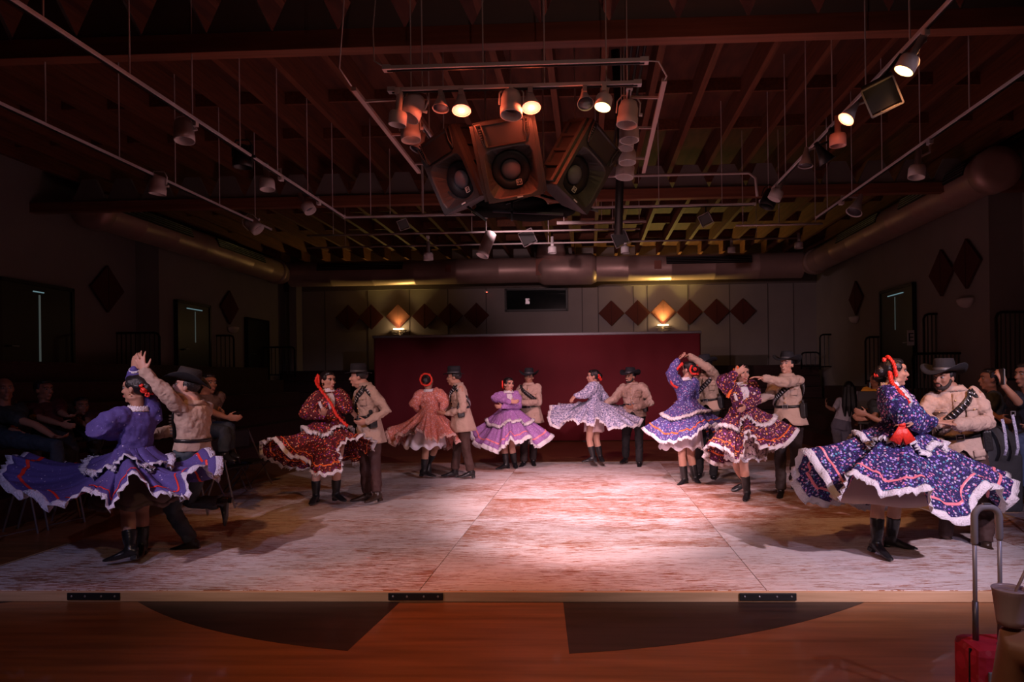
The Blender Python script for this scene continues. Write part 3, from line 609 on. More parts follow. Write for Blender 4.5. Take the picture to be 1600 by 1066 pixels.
# ------------------------------------------------------------------ bleachers
blm = wood('bleacher_board', (.035,.012,.012), (.06,.022,.02), 1, 20, .6); rail = mat('railing_black', (.012,.012,.014), .4, .3)
o = thing('retracted_bleacher', (-1, 19.2, 0), 'dark bank of folded bleachers against the back wall', 'bleacher')
for k in range(6):
    m = MB(); m.box((-1.2, 19.15+.12*k/2, .155+.31*k), (15.2, .9-.1*k, .30)); m.build('row', blm, o, bevel=.006)
def side_bleacher(label, x0, sgn, y0, y1, n=5, rise=.32, go=.42):
    o = thing('side_bleacher', (x0, (y0+y1)/2, 0), label, 'bleacher')
    for k in range(n):
        xa = x0+sgn*go*k; m = MB(); m.box((xa+sgn*(go/2), (y0+y1)/2, rise*(k+1)-.02), (go, y1-y0, .04)); m.build('seat_board', blm, o, bevel=.004)
        m = MB(); m.box((xa+sgn*.02, (y0+y1)/2, rise*(k+.5)-.02), (.03, y1-y0, rise-.04)); m.build('riser', blm, o)
    return o
side_bleacher('dark stepped bleachers along the left wall', -6.4, -1, 6.8, 17.8, 6); side_bleacher('dark stepped bleachers along the right wall', 4.85, 1, 11.9, 18.0, 4)
def railing(label, px0, px1, pt, pb, Y, n, x_off=0):
    a = at(px0, pt, Y); b = at(px1, pb, Y); o = thing('guard_railing', (a.x, Y, b.z), label, 'railing')
    r = .09; m = MB(); m.tube([(a.x, Y, b.z), (a.x, Y, a.z-r), (a.x+r*.3, Y, a.z-r*.3), (a.x+r, Y, a.z), (b.x-r, Y, a.z), (b.x-r*.3, Y, a.z-r*.3), (b.x, Y, a.z-r), (b.x, Y, b.z)], .024, 8); m.build('rail_frame', rail, o, smooth=True)
    m = MB(); m.tube([(a.x, Y, b.z+.08), (b.x, Y, b.z+.08)], .018, 6); m.build('lower_rail', rail, o)
    for i in range(1, n): q = MB(); x = a.x+(b.x-a.x)*i/n; q.tube([(x, Y, b.z+.08), (x, Y, a.z)], .012, 6); q.build('baluster', rail, o)
railing('black guard railing left of the right wall door', 1281, 1350, 523, 577, 18.85, 10); railing('low black railing by the right back corner', 1252, 1281, 551, 577, 18.85, 4)
railing('tall black railing under the pair of right wall diamonds', 1443, 1545, 491, 590, 13.2, 16); railing('black railing below the right wall door', 1352, 1432, 527, 600, 15.8, 12)
railing('black railing at the right edge of the hall', 1556, 1660, 488, 600, 11.0, 14); railing('low dark slatted railing behind the big hat', 1425, 1560, 553, 660, 12.4, 22)
railing('black guard railing right of the second left door', 406, 461, 543, 590, 18.4, 9); railing('black guard railing between the two left doors', 305, 366, 525, 590, 16.2, 9)
railing('dark railing below the first left door', 175, 250, 521, 600, 13.4, 10)
# row letter sign
p = at(1423, 528, 12.35); o = thing('row_sign', p, 'small white sign with a black letter E on the railing', 'sign')
m = MB(); m.box(p, (.12, .012, .27)); m.build('plate', mat('sign_white', (.6,.58,.6), .6), o)
me = text_mesh('E', .22, .002); me.transform(Matrix.Translation((0, -.009, 0)) @ Matrix.Rotation(PI/2, 4, 'X')); link('lettering', me, BLACK, o)
m = MB(); px_ = at(460, 590, 19.6).x; m.box((px_, 19.75, 2.3), (.22, .4, 4.6)); struct(m.build('trim_4', wall_paint, bevel=.01))
# red exit diode
p = at(760, 456, YB-.05); o = thing('smoke_detector', p, 'small detector with a red light on the back wall', 'detector'); m = MB(); m.ball(p, (.07, .05, .04)); m.build('housing', scw, o, smooth=True); m = MB(); m.ball(p+Vector((.02,-.045,-.02)), .014); m.build('indicator_light', mat('led', (1,.1,.05), .5, emit=(1,.1,.05), es=6), o)
# ------------------------------------------------------------------ the stage
SZ = .075; ply = worn_paint('worn_white_plywood'); edgem = wood('pine_edge', (.55,.34,.19), (.66,.43,.26), 2, 30, .6); Y0 = 4.78
stage = thing('dance_stage', (0, Y0, 0), 'low plywood dance stage with worn white paint and pine edge', 'stage')
xs = [-4.88, -3.66, -1.22, 1.22, 3.66, 4.88]
for j in range(6):
    for i in range(5):
        m = MB(); g = .003; a, b = xs[i]+g, xs[i+1]-g; y0, y1 = Y0+.03+1.215*j+g, Y0+.03+1.215*(j+1)-g
        c = ((a+b)/2, (y0+y1)/2, SZ-.009); m.box(c, (b-a, y1-y0, .018))
        me = m.mesh('panel', c); p = link('plywood_panel', me, ply, stage, bevel=.0015); p.location = Vector(c)-stage.location
m = MB(); m.box((0, Y0+.02, SZ/2-.002), (9.76, .036, SZ-.006)); m.build('front_board', edgem, stage, bevel=.003)
m = MB(); m.box((0, Y0+7.34, SZ/2), (9.76, .036, SZ)); m.build('back_board', edgem, stage)
for s in (-1, 1): m = MB(); m.box((s*4.88, Y0+3.67, SZ/2), (.036, 7.3, SZ)); m.build('side_board', edgem, stage)
for x in (-3.58, -1.24, 1.22):
    m = MB(); m.box((x, Y0-.004, .040), (.39, .012, .05)); pl = m.build('joining_plate', BLACK, stage, bevel=.003); pl['label'] = 'black steel plate'
    for dx in (-.16, -.06, .06, .16): m = MB(); m.ball((x+dx, Y0-.011, .042), (.008, .004, .008), seg=8); m.build('screw', METAL, pl, smooth=True)
# ================================================================== people
skinm = {k: mat('skin_'+k, c, .5, spec=.35, noise=.05, nscale=20) for k, c in dict(a=(.50,.27,.20), b=(.42,.22,.15), c=(.34,.17,.11), d=(.28,.13,.08)).items()}
hairm = mat('hair_black', (.010,.008,.009), .35, bump=.4, bscale=90); beardm = mat('beard', (.025,.015,.012), .8)
lipm = mat('lips_red', (.38,.03,.04), .35); eyem = mat('eye_white', (.3,.28,.27), .3); irism = mat('eye_dark', (.01,.008,.008), .15); browm = mat('brow', (.015,.01,.01), .8)
bootm = mat('boot_black', (.012,.012,.014), .28, bump=.2, bscale=25); bootb = mat('boot_brown', (.035,.018,.012), .35, bump=.2, bscale=25)
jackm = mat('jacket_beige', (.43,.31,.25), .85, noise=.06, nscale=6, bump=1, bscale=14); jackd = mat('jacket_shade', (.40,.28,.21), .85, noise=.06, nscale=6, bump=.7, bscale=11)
hatm = mat('hat_felt', (.006,.006,.010), .85, bump=.2, bscale=60); hatb = mat('hat_band', (.05,.05,.055), .5)
leather = mat('leather_black', (.014,.013,.014), .35, bump=.2, bscale=60); brass = mat('brass', (.75,.55,.3), .3, .9)
redr = mat('ribbon_red', (.75,.035,.02), .45, bump=.3, bscale=60); lacem = mat('lace_white', (.82,.78,.84), .8, bump=.8, bscale=90); goldm = mat('earring', (.9,.7,.35), .25, 1)
orr = mat('ribbon_orange', (.85,.16,.03), .4); pinkr = mat('ribbon_pink', (.85,.25,.30), .35)
def FL(a): a = math.radians(a); return Vector((math.sin(a), -math.cos(a), 0)), Vector((math.cos(a), math.sin(a), 0))
WOMAN = [(-.12,.150,.115,0),(0,.168,.120,0),(.15,.150,.108,0),(.32,.122,.092,0),(.5,.130,.100,.004),(.68,.150,.118,.012),(.84,.158,.092,0),(.94,.115,.066,0),(1.02,.052,.050,0)]
MAN = [(-.12,.155,.112,0),(0,.156,.115,0),(.2,.146,.110,0),(.4,.146,.108,0),(.6,.162,.115,.005),(.78,.174,.112,.005),(.88,.160,.088,0),(.96,.098,.062,0),(1.03,.060,.058,0)]
class Torso:
    def __init__(s, pel, neck, F, L, prof, bulk=1.0, F0=None):
        s.p, s.n, s.prof, s.bulk = pel, neck, prof, bulk; s.up = (neck-pel).normalized()
        s.L = (L-s.up*L.dot(s.up)).normalized(); s.F = s.L.cross(s.up)*-1
        if s.F.dot(F) < 0: s.F = -s.F
    def dims(s, t):
        T = [q[0] for q in s.prof]; return [float(np.interp(t, T, [q[k] for q in s.prof])) for k in (1, 2, 3)]
    def c(s, t): return s.p+(s.n-s.p)*t
    def pt(s, t, phi, off=0):
        w_, d, sh = s.dims(t); phi = math.radians(phi); b = s.bulk if t < .85 else 1+(s.bulk-1)*.3
        return s.c(t)+s.F*(math.cos(phi)*(d*b+off)+sh)+s.L*(math.sin(phi)*(w_*b+off))
    def ring(s, t, off=0, n=24): return np.array([s.pt(t, 360*i/n, off) for i in range(n)])
    def loft(s, m, off, t0=-.12, t1=1.02, k=14): m.loft([s.ring(t0+(t1-t0)*i/k, off) for i in range(k+1)])
def hand(m, wr, d, n, side, curl=.5, spread=.12, s=1.0):
    """palm, four bent fingers and a thumb; d = pointing way, n = palm normal, side = towards the thumb"""
    d = d.normalized(); n = (n-d*n.dot(d)).normalized(); x = d.cross(n).normalized()
    if x.dot(side) < 0: x = -x
    R = Matrix((x, n, d)).transposed()
    m.ball(wr+d*.048*s, (.038*s, .015*s, .054*s), R); m.tube([wr-d*.03, wr+d*.03*s], [.024*s, .026*s], 10, sy=.75, up=x)
    for k, (ox, ln, ro) in enumerate(((.029, .070, .0), (.010, .080, .004), (-.010, .074, .002), (-.028, .058, -.006))):
        p = wr+d*(.088+ro)*s+x*ox*s; dd = (d+x*(ox*spread*30)).normalized(); pts = [p-d*.02]; ang = 0
        cu = curl*(1+.25*(k-1.5)/1.5)
        for q, f in enumerate((.42, .32, .26)):
            ang += cu*(.6, 1.0, .7)[q]; v = dd*math.cos(ang)+n*math.sin(ang); p = p+v*ln*f*s; pts.append(p)
        m.tube(pts, [.0095*s, .009*s, .0082*s, .007*s], 8, True)
    p = wr+d*.022*s+x*.026*s; v1 = (x*.85+d*.6+n*.25).normalized(); v2 = (x*.35+d*.85+n*(.3+curl*.4)).normalized()
    m.tube([wr+d*.012+x*.012, p+v1*.022*s, p+v1*.03*s+v2*.025*s, p+v1*.03*s+v2*.05*s], [.013*s, .011*s, .0098*s, .008*s], 8, True)
def head_parts(m, H, c, s=1.0, man=False):
    """H = 3x3 with columns left, forward, up"""
    P = lambda x, y, z: c+H@Vector((x, y, z))*s
    B = lambda p, r: m.ball(P(*p), tuple(q*s for q in r), H)
    B((0,-.018,.032), (.074,.092,.083)); B((0,.022,-.02), (.060,.064,.082)); B((0,.035,-.062), (.044,.045,.040)); B((0,.062,-.095), (.024,.020,.018))
    B((0,.055,.045), (.055,.035,.03)); 
    for q in (-1, 1):
        B((q*.074,-.008,-.005), (.009,.018,.030)); B((q*.036,.062,-.018), (.022,.022,.02)); B((q*.042,.0,-.070), (.022,.045,.022)); B((q*.03,.076,.028), (.020,.010,.007))
    m.tube([P(0,.082,.020), P(0,.094,-.002), P(0,.104,-.022)], [.008*s, .010*s, .014*s], 8, True); B((0,.094,-.026), (.018,.013,.009))
    B((0,.085,-.052), (.023,.012,.006)); B((0,.083,-.064), (.019,.012,.007))
    B((0,.0,-.1), (.05,.05,.035))
def face_parts(root, H, c, s, makeup, man=False, smile=False):
    P = lambda x, y, z: c+H@Vector((x, y, z))*s
    for q in (-1, 1):
        m = MB(); m.ball(P(q*.030,.0735,.012), (.0135*s,.010*s,.0085*s), H, 12); e = m.build('eye', eyem, root, True)
        m = MB(); m.ball(P(q*.030,.0805,.012), (.006*s,.004*s,.0062*s), H, 10); m.build('iris', irism, e, True)
        m = MB(); m.tube([P(q*.014,.086,.030), P(q*.03,.086,.036), P(q*.050,.072,.031)], [.0035*s, .0042*s, .0025*s], 6, True); m.build('eyebrow', browm, root, True)
        if makeup:
            m = MB(); m.tube([P(q*.015,.082,.019), P(q*.03,.0845,.0235), P(q*.050,.072,.022)], [.0035*s, .005*s, .003*s], 6, True); m.build('eyeliner', browm, root, True)
            m = MB(); m.ball(P(q*.079,-.004,-.045), .007*s, seg=8); m.build('earring', goldm, root, True)
    m = MB()
    if smile: m.ball(P(0,.090,-.058), (.022*s,.009*s,.011*s), H, 12)
    else:
        m.ball(P(0,.0925,-.053), (.021*s,.008*s,.0055*s), H, 12); m.ball(P(0,.0905,-.063), (.018*s,.008*s,.006*s), H, 12)
    l = m.build('lips', lipm if makeup else mat('lips_plain', (.33,.13,.10), .45), root, True)
    if smile: m = MB(); m.ball(P(0,.0965,-.056), (.015*s,.004*s,.0045*s), H, 10); m.build('teeth', mat('teeth', (.8,.78,.74), .3), l, True)
def boot(root, ank, toe, shin, hgt=.18, mt=None, s=1.0, heel=.035):
    """ank: ankle joint about 9 cm over the sole; toe: direction; shin: unit vector ankle->knee"""
    toe = Vector(toe).normalized(); up = shin-toe*shin.dot(toe); up = up.normalized(); x = toe.cross(up)
    sole = ank-up*(.085*s)
    m = MB(); m.tube([ank+shin*hgt, ank+shin*hgt*.5, ank+shin*.02, ank-up*.03], [.058*s, .053*s, .043*s, .046*s], 14, sy=1.0)
    rings = []
    for (y, z0, z1, w_) in ((-.058,.022,.085,.022),(-.045,.012,.10,.033),(-.01,.012,.105,.038),(.05,.010,.085,.036),(.10,.004,.062,.042),(.15,.004,.045,.040),(.19,.006,.036,.027),(.212,.012,.026,.010)):
        r = []
        for i in range(14):
            t = 2*PI*i/14; r.append(sole+toe*y*s+x*(math.cos(t)*w_*s)+up*((z0+z1)/2+math.sin(t)*(z1-z0)/2)*s)
        rings.append(np.array(r))
    m.loft(rings)
    o = ubuild(m, 'boot', mt or bootm, root, .0085, 3)
    h = MB(); h.box(sole-toe*.03*s+up*(.004), (.05*s, .05*s, heel), Matrix((x, toe, up)).transposed()); h.build('heel', mt or bootm, o, bevel=.004)
    return o
def resample(pts, n):
    """smooth curve through the points, uniform in index"""
    P = np.array([list(p) for p in pts]); k = len(P); out = []
    for i in range(n):
        t = (k-1)*i/n; j = int(t); f = t-j
        p0, p1, p2, p3 = P[max(j-1,0)], P[j], P[min(j+1,k-1)], P[min(j+2,k-1)]
        out.append(.5*(2*p1+(p2-p0)*f+(2*p0-5*p1+4*p2-p3)*f*f+(3*p1-p0-3*p2+p3)*f**3))
    return np.array(out)
def skirt(root, T, front, back, fabric, lace, ribbon=None, t_w=.24, folds=11, amp=.035, N=192, drop=.62, seed=1, rv=(.80,.86), name='skirt', lace_w=.05, under=None, sag=.03, pep=None):
    hem = np.concatenate([resample(list(front)+[back[0]], N//2), resample(list(back)+[front[0]], N//2)])
    k = np.array([.25,.5,.25]); 
    for _ in range(1): hem = np.stack([np.roll(hem,1,0)*.25+hem*.5+np.roll(hem,-1,0)*.25], 0)[0]
    c = np.array(T.c(t_w)); r = random.Random(seed); ph = [r.uniform(0, 6.28) for _ in range(6)]
    w_, d, sh = T.dims(t_w); az = PI+2*PI*np.arange(N)/N
    Lx = np.array([T.L.x, T.L.y]); Fx = np.array([T.F.x, T.F.y])
    W = []
    for a in az:
        v = np.array([math.cos(a), math.sin(a)]); l = v@Lx; f = v@Fx; q = 1/math.sqrt((l/(w_*T.bulk+.012))**2+(f/(d*T.bulk+.012))**2)
        W.append([c[0]+v[0]*q, c[1]+v[1]*q, c[2]])
    W = np.array(W); u = np.arange(N)/N*2*PI
    D = hem-W; hor = D.copy(); hor[:, 2] = 0; ln = np.linalg.norm(hor, axis=1, keepdims=True)+1e-6; rad = hor/ln
    tang = np.roll(hem, -1, 0)-np.roll(hem, 1, 0); tang /= np.linalg.norm(tang, axis=1, keepdims=True)+1e-9
    nrm = np.cross(tang, D/(np.linalg.norm(D, axis=1, keepdims=True))); nrm /= np.linalg.norm(nrm, axis=1, keepdims=True)+1e-9
    if nrm[:, 2].mean() < 0: nrm = -nrm
    def S(v, off=0, extra=0, fine=0):
        g = v**drop if drop < 1 else v
        p = W+np.stack([D[:, 0]*v, D[:, 1]*v, D[:, 2]*(g*.55+.45*v**1.6 if name == 'skirt' else g)], 1)
        p[:, 2] -= sag*math.sin(PI*min(1, v))*np.abs(np.cos(az))
        a = amp*(v**1.4)
        dsp = a*(np.sin(folds*u+ph[0]+1.5*np.sin(2*u+ph[1]))+.6*np.sin((2*folds+3)*u+ph[2]+2*v)+.35*np.sin((4*folds+1)*u+ph[3]))*.8
        if v > .8: dsp = dsp+(v-.8)*5*.010*np.sin(46*u+ph[4])
        p = p+nrm*(dsp+off+fine*np.sin(92*u+ph[5])+fine*.6*np.sin(151*u+ph[1]))[:, None]
        return p+(D/np.linalg.norm(D, axis=1, keepdims=True))*extra
    vs_ = [0, .04, .1, .17, .25, .33, .42, .5, .58, .66, .73, .79, .85, .9, .95, 1.0]
    m = MB(); m.loft([S(v) for v in vs_], False); sk = m.build(name, fabric, root, True, solid=.004)
    m = MB(); m.loft([S(1.0, .0, -.002, .0), S(1.0, .0, .012, .008), S(1.0, 0, lace_w, .016)], False); m.build('lace_trim', lace, sk, True, solid=.004)
    if ribbon:
        for sgn in (1, -1):
            m = MB(); m.loft([S(rv[0], .006*sgn), S((rv[0]+rv[1])/2, .009*sgn), S(rv[1], .006*sgn)], False)
            if sgn == 1 or under: pass
            b = m.build('ribbon_band', ribbon, sk, True)
    if pep:
        k = 8; rs = [S(pep*i/k, .012+.016*i/k, 0, .004*i/k) for i in range(k+1)]
        if root is not None and True:
            m = MB(); m.loft(rs, False); pp = m.build('peplum', fabric, root, True, solid=.004)
            e = S(pep, .030, -.01, .006); e1 = S(pep, .036, .02, .016); e2 = S(pep, .032, .05, .022)
            m = MB(); m.loft([e, e1, e2], False); m.build('lace_trim', lace, pp, True, solid=.006)
    return sk
def cone(root, T, z0t, z1, rx, ry, cpt, mt, name='petticoat', folds=9, amp=.02, lace=None, N=96):
    u = np.linspace(0, 2*PI, N, endpoint=False); rings = []; top = T.c(z0t); w_, d, _ = T.dims(z0t)
    for i in range(9):
        f = i/8; z = top.z+(z1-top.z)*f; cx = top.x+(cpt.x-top.x)*f; cy = top.y+(cpt.y-top.y)*f
        a = (w_*T.bulk+.0)*(1-f)+rx*f; b = (w_*.8*T.bulk)*(1-f)+ry*f; q = 1+amp*8*f*np.sin(folds*u+1)*.3
        rings.append(np.stack([cx+a*np.cos(u)*q, cy+b*np.sin(u)*q, z+amp*f*np.sin(folds*u*1.0+2)], 1))
    m = MB(); m.loft(rings, False); o = m.build(name, mt, root, True, solid=.004)
    if lace:
        e = rings[-1]; e2 = e.copy(); e2[:, 2] -= .04; e2[:, 0] += .01*np.sin(40*u); e2[:, 1] += .01*np.cos(38*u)
        m = MB(); m.loft([e, e2], False); m.build('lace_trim', lace, o, True, solid=.004)
    return o
def hat(root, H, c, s=1.0, kind='cowboy', m_=None):
    P = lambda x, y, z: c+H@Vector((x, y, z))*s
    a = np.linspace(0, 2*PI, 40, endpoint=False); n = 40
    h0 = .062 if kind == 'cowboy' else .060
    def ring(rx, ry, z, curl=0, dx=0): return np.array([P(math.cos(t)*rx, math.sin(t)*ry+dx, z+curl*(abs(math.cos(t))**2.2)-curl*.45*abs(math.sin(t))**2) for t in a])
    m = MB()
    if kind == 'cowboy':
        rs = [ring(.082,.100,h0+.004), ring(.120,.14,h0-.002,.012), ring(.155,.178,h0,.040), ring(.178,.198,h0+.002,.068), ring(.180,.200,h0+.009,.068), ring(.155,.178,h0+.010,.042), ring(.118,.138,h0+.010,.014), ring(.088,.106,h0+.012), ring(.086,.103,h0+.04), ring(.080,.096,h0+.085), ring(.070,.088,h0+.115), ring(.045,.07,h0+.118), ring(.015,.05,h0+.098)]
        rs[-3][:, 2] += 0
    else:
        rs = [ring(.082,.100,h0+.004), ring(.12,.14,h0,.004), ring(.150,.172,h0,.012), ring(.150,.172,h0+.006,.012), ring(.12,.14,h0+.008,.004), ring(.088,.106,h0+.010), ring(.086,.104,h0+.05), ring(.086,.102,h0+.10), ring(.078,.095,h0+.125), ring(.045,.06,h0+.128), ring(.012,.02,h0+.12)]
    m.loft(rs); o = m.build('hat', m_ or hatm, root, True)
    m = MB(); m.loft([ring(.0885,.1065,h0+.014), ring(.0885,.1065,h0+.034), ring(.086,.104,h0+.036)], False); m.build('hat_band', hatb, o, True)
    return o
def flower(m, c, r, seed=0):
    q = random.Random(seed)
    for i in range(9):
        v = Vector((q.uniform(-1,1), q.uniform(-1,1), q.uniform(-1,1))).normalized(); m.ball(c+v*r*.6, (r*.5, r*.28, r*.5), v.to_track_quat('Y', 'Z').to_matrix(), 10)
def braid(m, pts, r, tw=9):
    P = resample(pts, 40); P = [Vector(p) for p in P]
    for k in range(2):
        q = []
        for i, p in enumerate(P):
            t = (P[min(i+1, 39)]-P[max(i-1, 0)]).normalized(); x = t.orthogonal().normalized(); y = t.cross(x); a = tw*i/40*2*PI+k*PI
            q.append(p+(x*math.cos(a)+y*math.sin(a))*r*.8)
        m.tube(q, r, 7, True)
class Person: pass
def person(label, tr, Y, pel, neck, head, face, look, arms, legs, woman=True, skin='a', bulk=1.0, sc=1.0, top=None, sleeve=(.075,.085,.045), bottom=None, boots=.17, bootmat=None, toes=None, haircut='bun', hat_=None, beard=False, smile=False, tilt=0, cat='person', group=None, lookz=0, vox=.0075, base=None, name='person', curl=(.5,.5), shoes=True, headsc=1.0, hands_dir=None):
    X0, Y0_, S_ = tr
    def J(q): return at(X0+q[0]/S_, Y0_+q[1]/S_, Y+(q[2] if len(q) > 2 else 0))
    P = Person(); P.J = J; F, L = FL(face); pelv, nk, hd = J(pel), J(neck), J(head)
    base_ = Vector((pelv.x, pelv.y, .075)) if base is None else Vector(base)
    P.root = root = thing(name, base_, label, cat, group)
    P.T = T = Torso(pelv, nk, F, L, WOMAN if woman else MAN, bulk)
    Fh, Lh = FL(look); up = Vector((0,0,1)); up = (up+Lh*math.sin(math.radians(tilt))-Fh*lookz*-1*0).normalized()
    Fv = (Fh+Vector((0,0,1))*lookz).normalized(); Lh = up.cross(Fv)*-1; 
    if Lh.dot(FL(look)[1]) < 0: Lh = -Lh
    Lh.normalize(); U = Lh.cross(Fv)*1.0
    if U.z < 0: U = -U
    H = Matrix((Lh, Fv, U)).transposed(); P.H = H; P.hc = hd; hs = headsc*sc; P.hs = hs
    shw = (.145 if woman else .172)*(1+(bulk-1)*.6)
    sh = {}; P.w = {}; P.el = {}
    m = MB(); T.loft(m, -.012, -.1, .98)
    m.tube([T.c(.95), T.c(.99)+(hd-nk)*.15, hd+H@Vector((0,-.012,-.06))*hs], [.052 if woman else .062, .047 if woman else .058, .05 if woman else .056], 14)
    head_parts(m, H, hd, hs, not woman)
    for sd, key in ((1, 'L'), (-1, 'R')):
        s0 = T.c(.86)+T.L*sd*shw; sh[key] = s0; a = arms.get(key)
        if not a: continue
        e, w_ = J(a[0]), J(a[1]); P.w[key] = w_; P.el[key] = e
        m.tube([s0, s0+(e-s0)*.5, e, e+(w_-e)*.4, w_], [.045, .042, .036, .036, .024], 12, True)
        d = (w_-e).normalized()
        if len(a) > 2 and a[2] is not None: d = (Vector(a[2])).normalized()
        n = Vector(a[3]) if len(a) > 3 else (T.c(.5)-w_); cu = a[4] if len(a) > 4 else .55; spd = a[5] if len(a) > 5 else .12
        if abs(n.normalized().dot(d)) > .95: n = Vector((0,0,1))
        side = Vector(a[6]) if len(a) > 6 else Vector((0,0,1))
        if abs(side.dot(d)) > .9: side = Vector((-1 if sd > 0 else 1, -.3, 0))
        hand(m, w_, d, n, side, cu, spd, .95 if woman else 1.05)
    hp = {}; kn = {}; an = {}
    for sd, key in ((1, 'L'), (-1, 'R')):
        l = legs.get(key)
        if not l: continue
        h = T.c(0)+T.L*sd*.085*bulk; k, a = J(l[0]), J(l[1]); hp[key], kn[key], an[key] = h, k, a
        if woman or bottom is None: m.tube([h, h+(k-h)*.5, k, k+(a-k)*.3, k+(a-k)*.7, a], [.088, .075, .054, .056, .042, .034], 14, True)
        else: m.tube([h, k, a], [.07, .05, .035], 10, True)
        if not shoes: m.ball(a+Vector((0,-.04,-.05)), (.04,.10,.035))
    P.body = ubuild(m, 'body', skinm[skin], root, vox, 3); P.hp, P.kn, P.an, P.sh = hp, kn, an, sh
    face_parts(root, H, hd, hs, woman and haircut == 'bun', not woman, smile)
    # top
    if top is not None:
        m = MB(); T.loft(m, .008, .12 if bottom is not None and not woman else .1, .965)
        for sd, key in ((1, 'L'), (-1, 'R')):
            if key not in P.w: continue
            s0, e, w_ = sh[key]-T.L*sd*.02, P.el[key], P.w[key]; r0, r1, r2 = sleeve
            if r2: m.tube([s0, s0+(e-s0)*.25, s0+(e-s0)*.6, e, e+(w_-e)*.5, w_-(w_-e).normalized()*.01], [r0*.95, r0, (r0+r1)/2, r1, (r1*.5+r2*.5), r2], 16, True)
            else: m.tube([s0, s0+(e-s0)*.7], [r0, r1], 14, True)
        P.top = ubuild(m, 'blouse' if woman else 'jacket', top, root, .009, 3); crease(P.top, .035 if woman else .045)
    # trousers
    if bottom is not None:
        m = MB(); T.loft(m, .010, -.14, .22, 6)
        for key in hp:
            h, k, a = hp[key], kn[key], an[key]; m.tube([h, h+(k-h)*.5, k, k+(a-k)*.4, a+(k-a).normalized()*(.02)], [.098*bulk, .085*bulk, .068, .066, .060], 16, False)
        P.bot = ubuild(m, 'trousers', bottom, root, .010, 3); crease(P.bot, .03)
    toes = toes or {}
    if shoes:
        for key in an:
            boot(root, an[key], toes.get(key, tuple(F)), (kn[key]-an[key]).normalized(), boots, bootmat)
    # hair
    Q = lambda x, y, z: hd+H@Vector((x, y, z))*hs
    m = MB()
    if haircut == 'bun':
        m.ball(Q(0,-.030,.038), (.080*hs,.092*hs,.088*hs), H); m.ball(Q(0,.02,.085), (.058*hs,.052*hs,.035*hs), H)
        m.ball(Q(0,-.115,.01), (.052*hs,.042*hs,.052*hs), H)
        for q in (-1, 1): m.ball(Q(q*.062,.005,.045), (.020*hs,.042*hs,.042*hs), H)
    elif haircut == 'short':
        m.ball(Q(0,-.030,.040), (.079*hs,.090*hs,.085*hs), H); m.ball(Q(0,.015,.09), (.06*hs,.055*hs,.03*hs), H)
        for q in (-1, 1): m.ball(Q(q*.068,-.01,.035), (.012*hs,.03*hs,.045*hs), H)
    elif haircut == 'long':
        m.ball(Q(0,-.030,.040), (.084*hs,.095*hs,.09*hs), H)
        for q in (-.05, 0, .05): m.tube([Q(q,-.07,.02), Q(q*1.3,-.11,-.12), Q(q*1.5,-.12,-.28), Q(q*1.4,-.12,-.44)], [.06, .055, .05, .02], 12, True)
    elif haircut == 'bald': m.ball(Q(0,-.045,.0), (.074*hs,.066*hs,.055*hs), H)
    P.hair = ubuild(m, 'hair', hairm, root, .007, 3)
    if beard:
        m = MB(); m.ball(Q(0,.045,-.082), (.046*hs,.044*hs,.030*hs), H); 
        for q in (-1, 1): m.tube([Q(q*.062,.005,-.01), Q(q*.056,.02,-.05), Q(q*.035,.05,-.085)], [.012*hs, .018*hs, .018*hs], 10, True)
        m.tube([Q(-.028,.084,-.06), Q(-.018,.094,-.042), Q(0,.098,-.040), Q(.018,.094,-.042), Q(.028,.084,-.06)], .006*hs, 8, True); ubuild(m, 'beard', beardm, root, .006, 2)
    if hat_: hat(root, Matrix(H), hd, hs*(.94 if hat_ != 'big' else 1.0), 'cowboy' if hat_ != 'flat' else 'flat')
    P.Q = Q; P.F, P.Lv = F, L
    return P
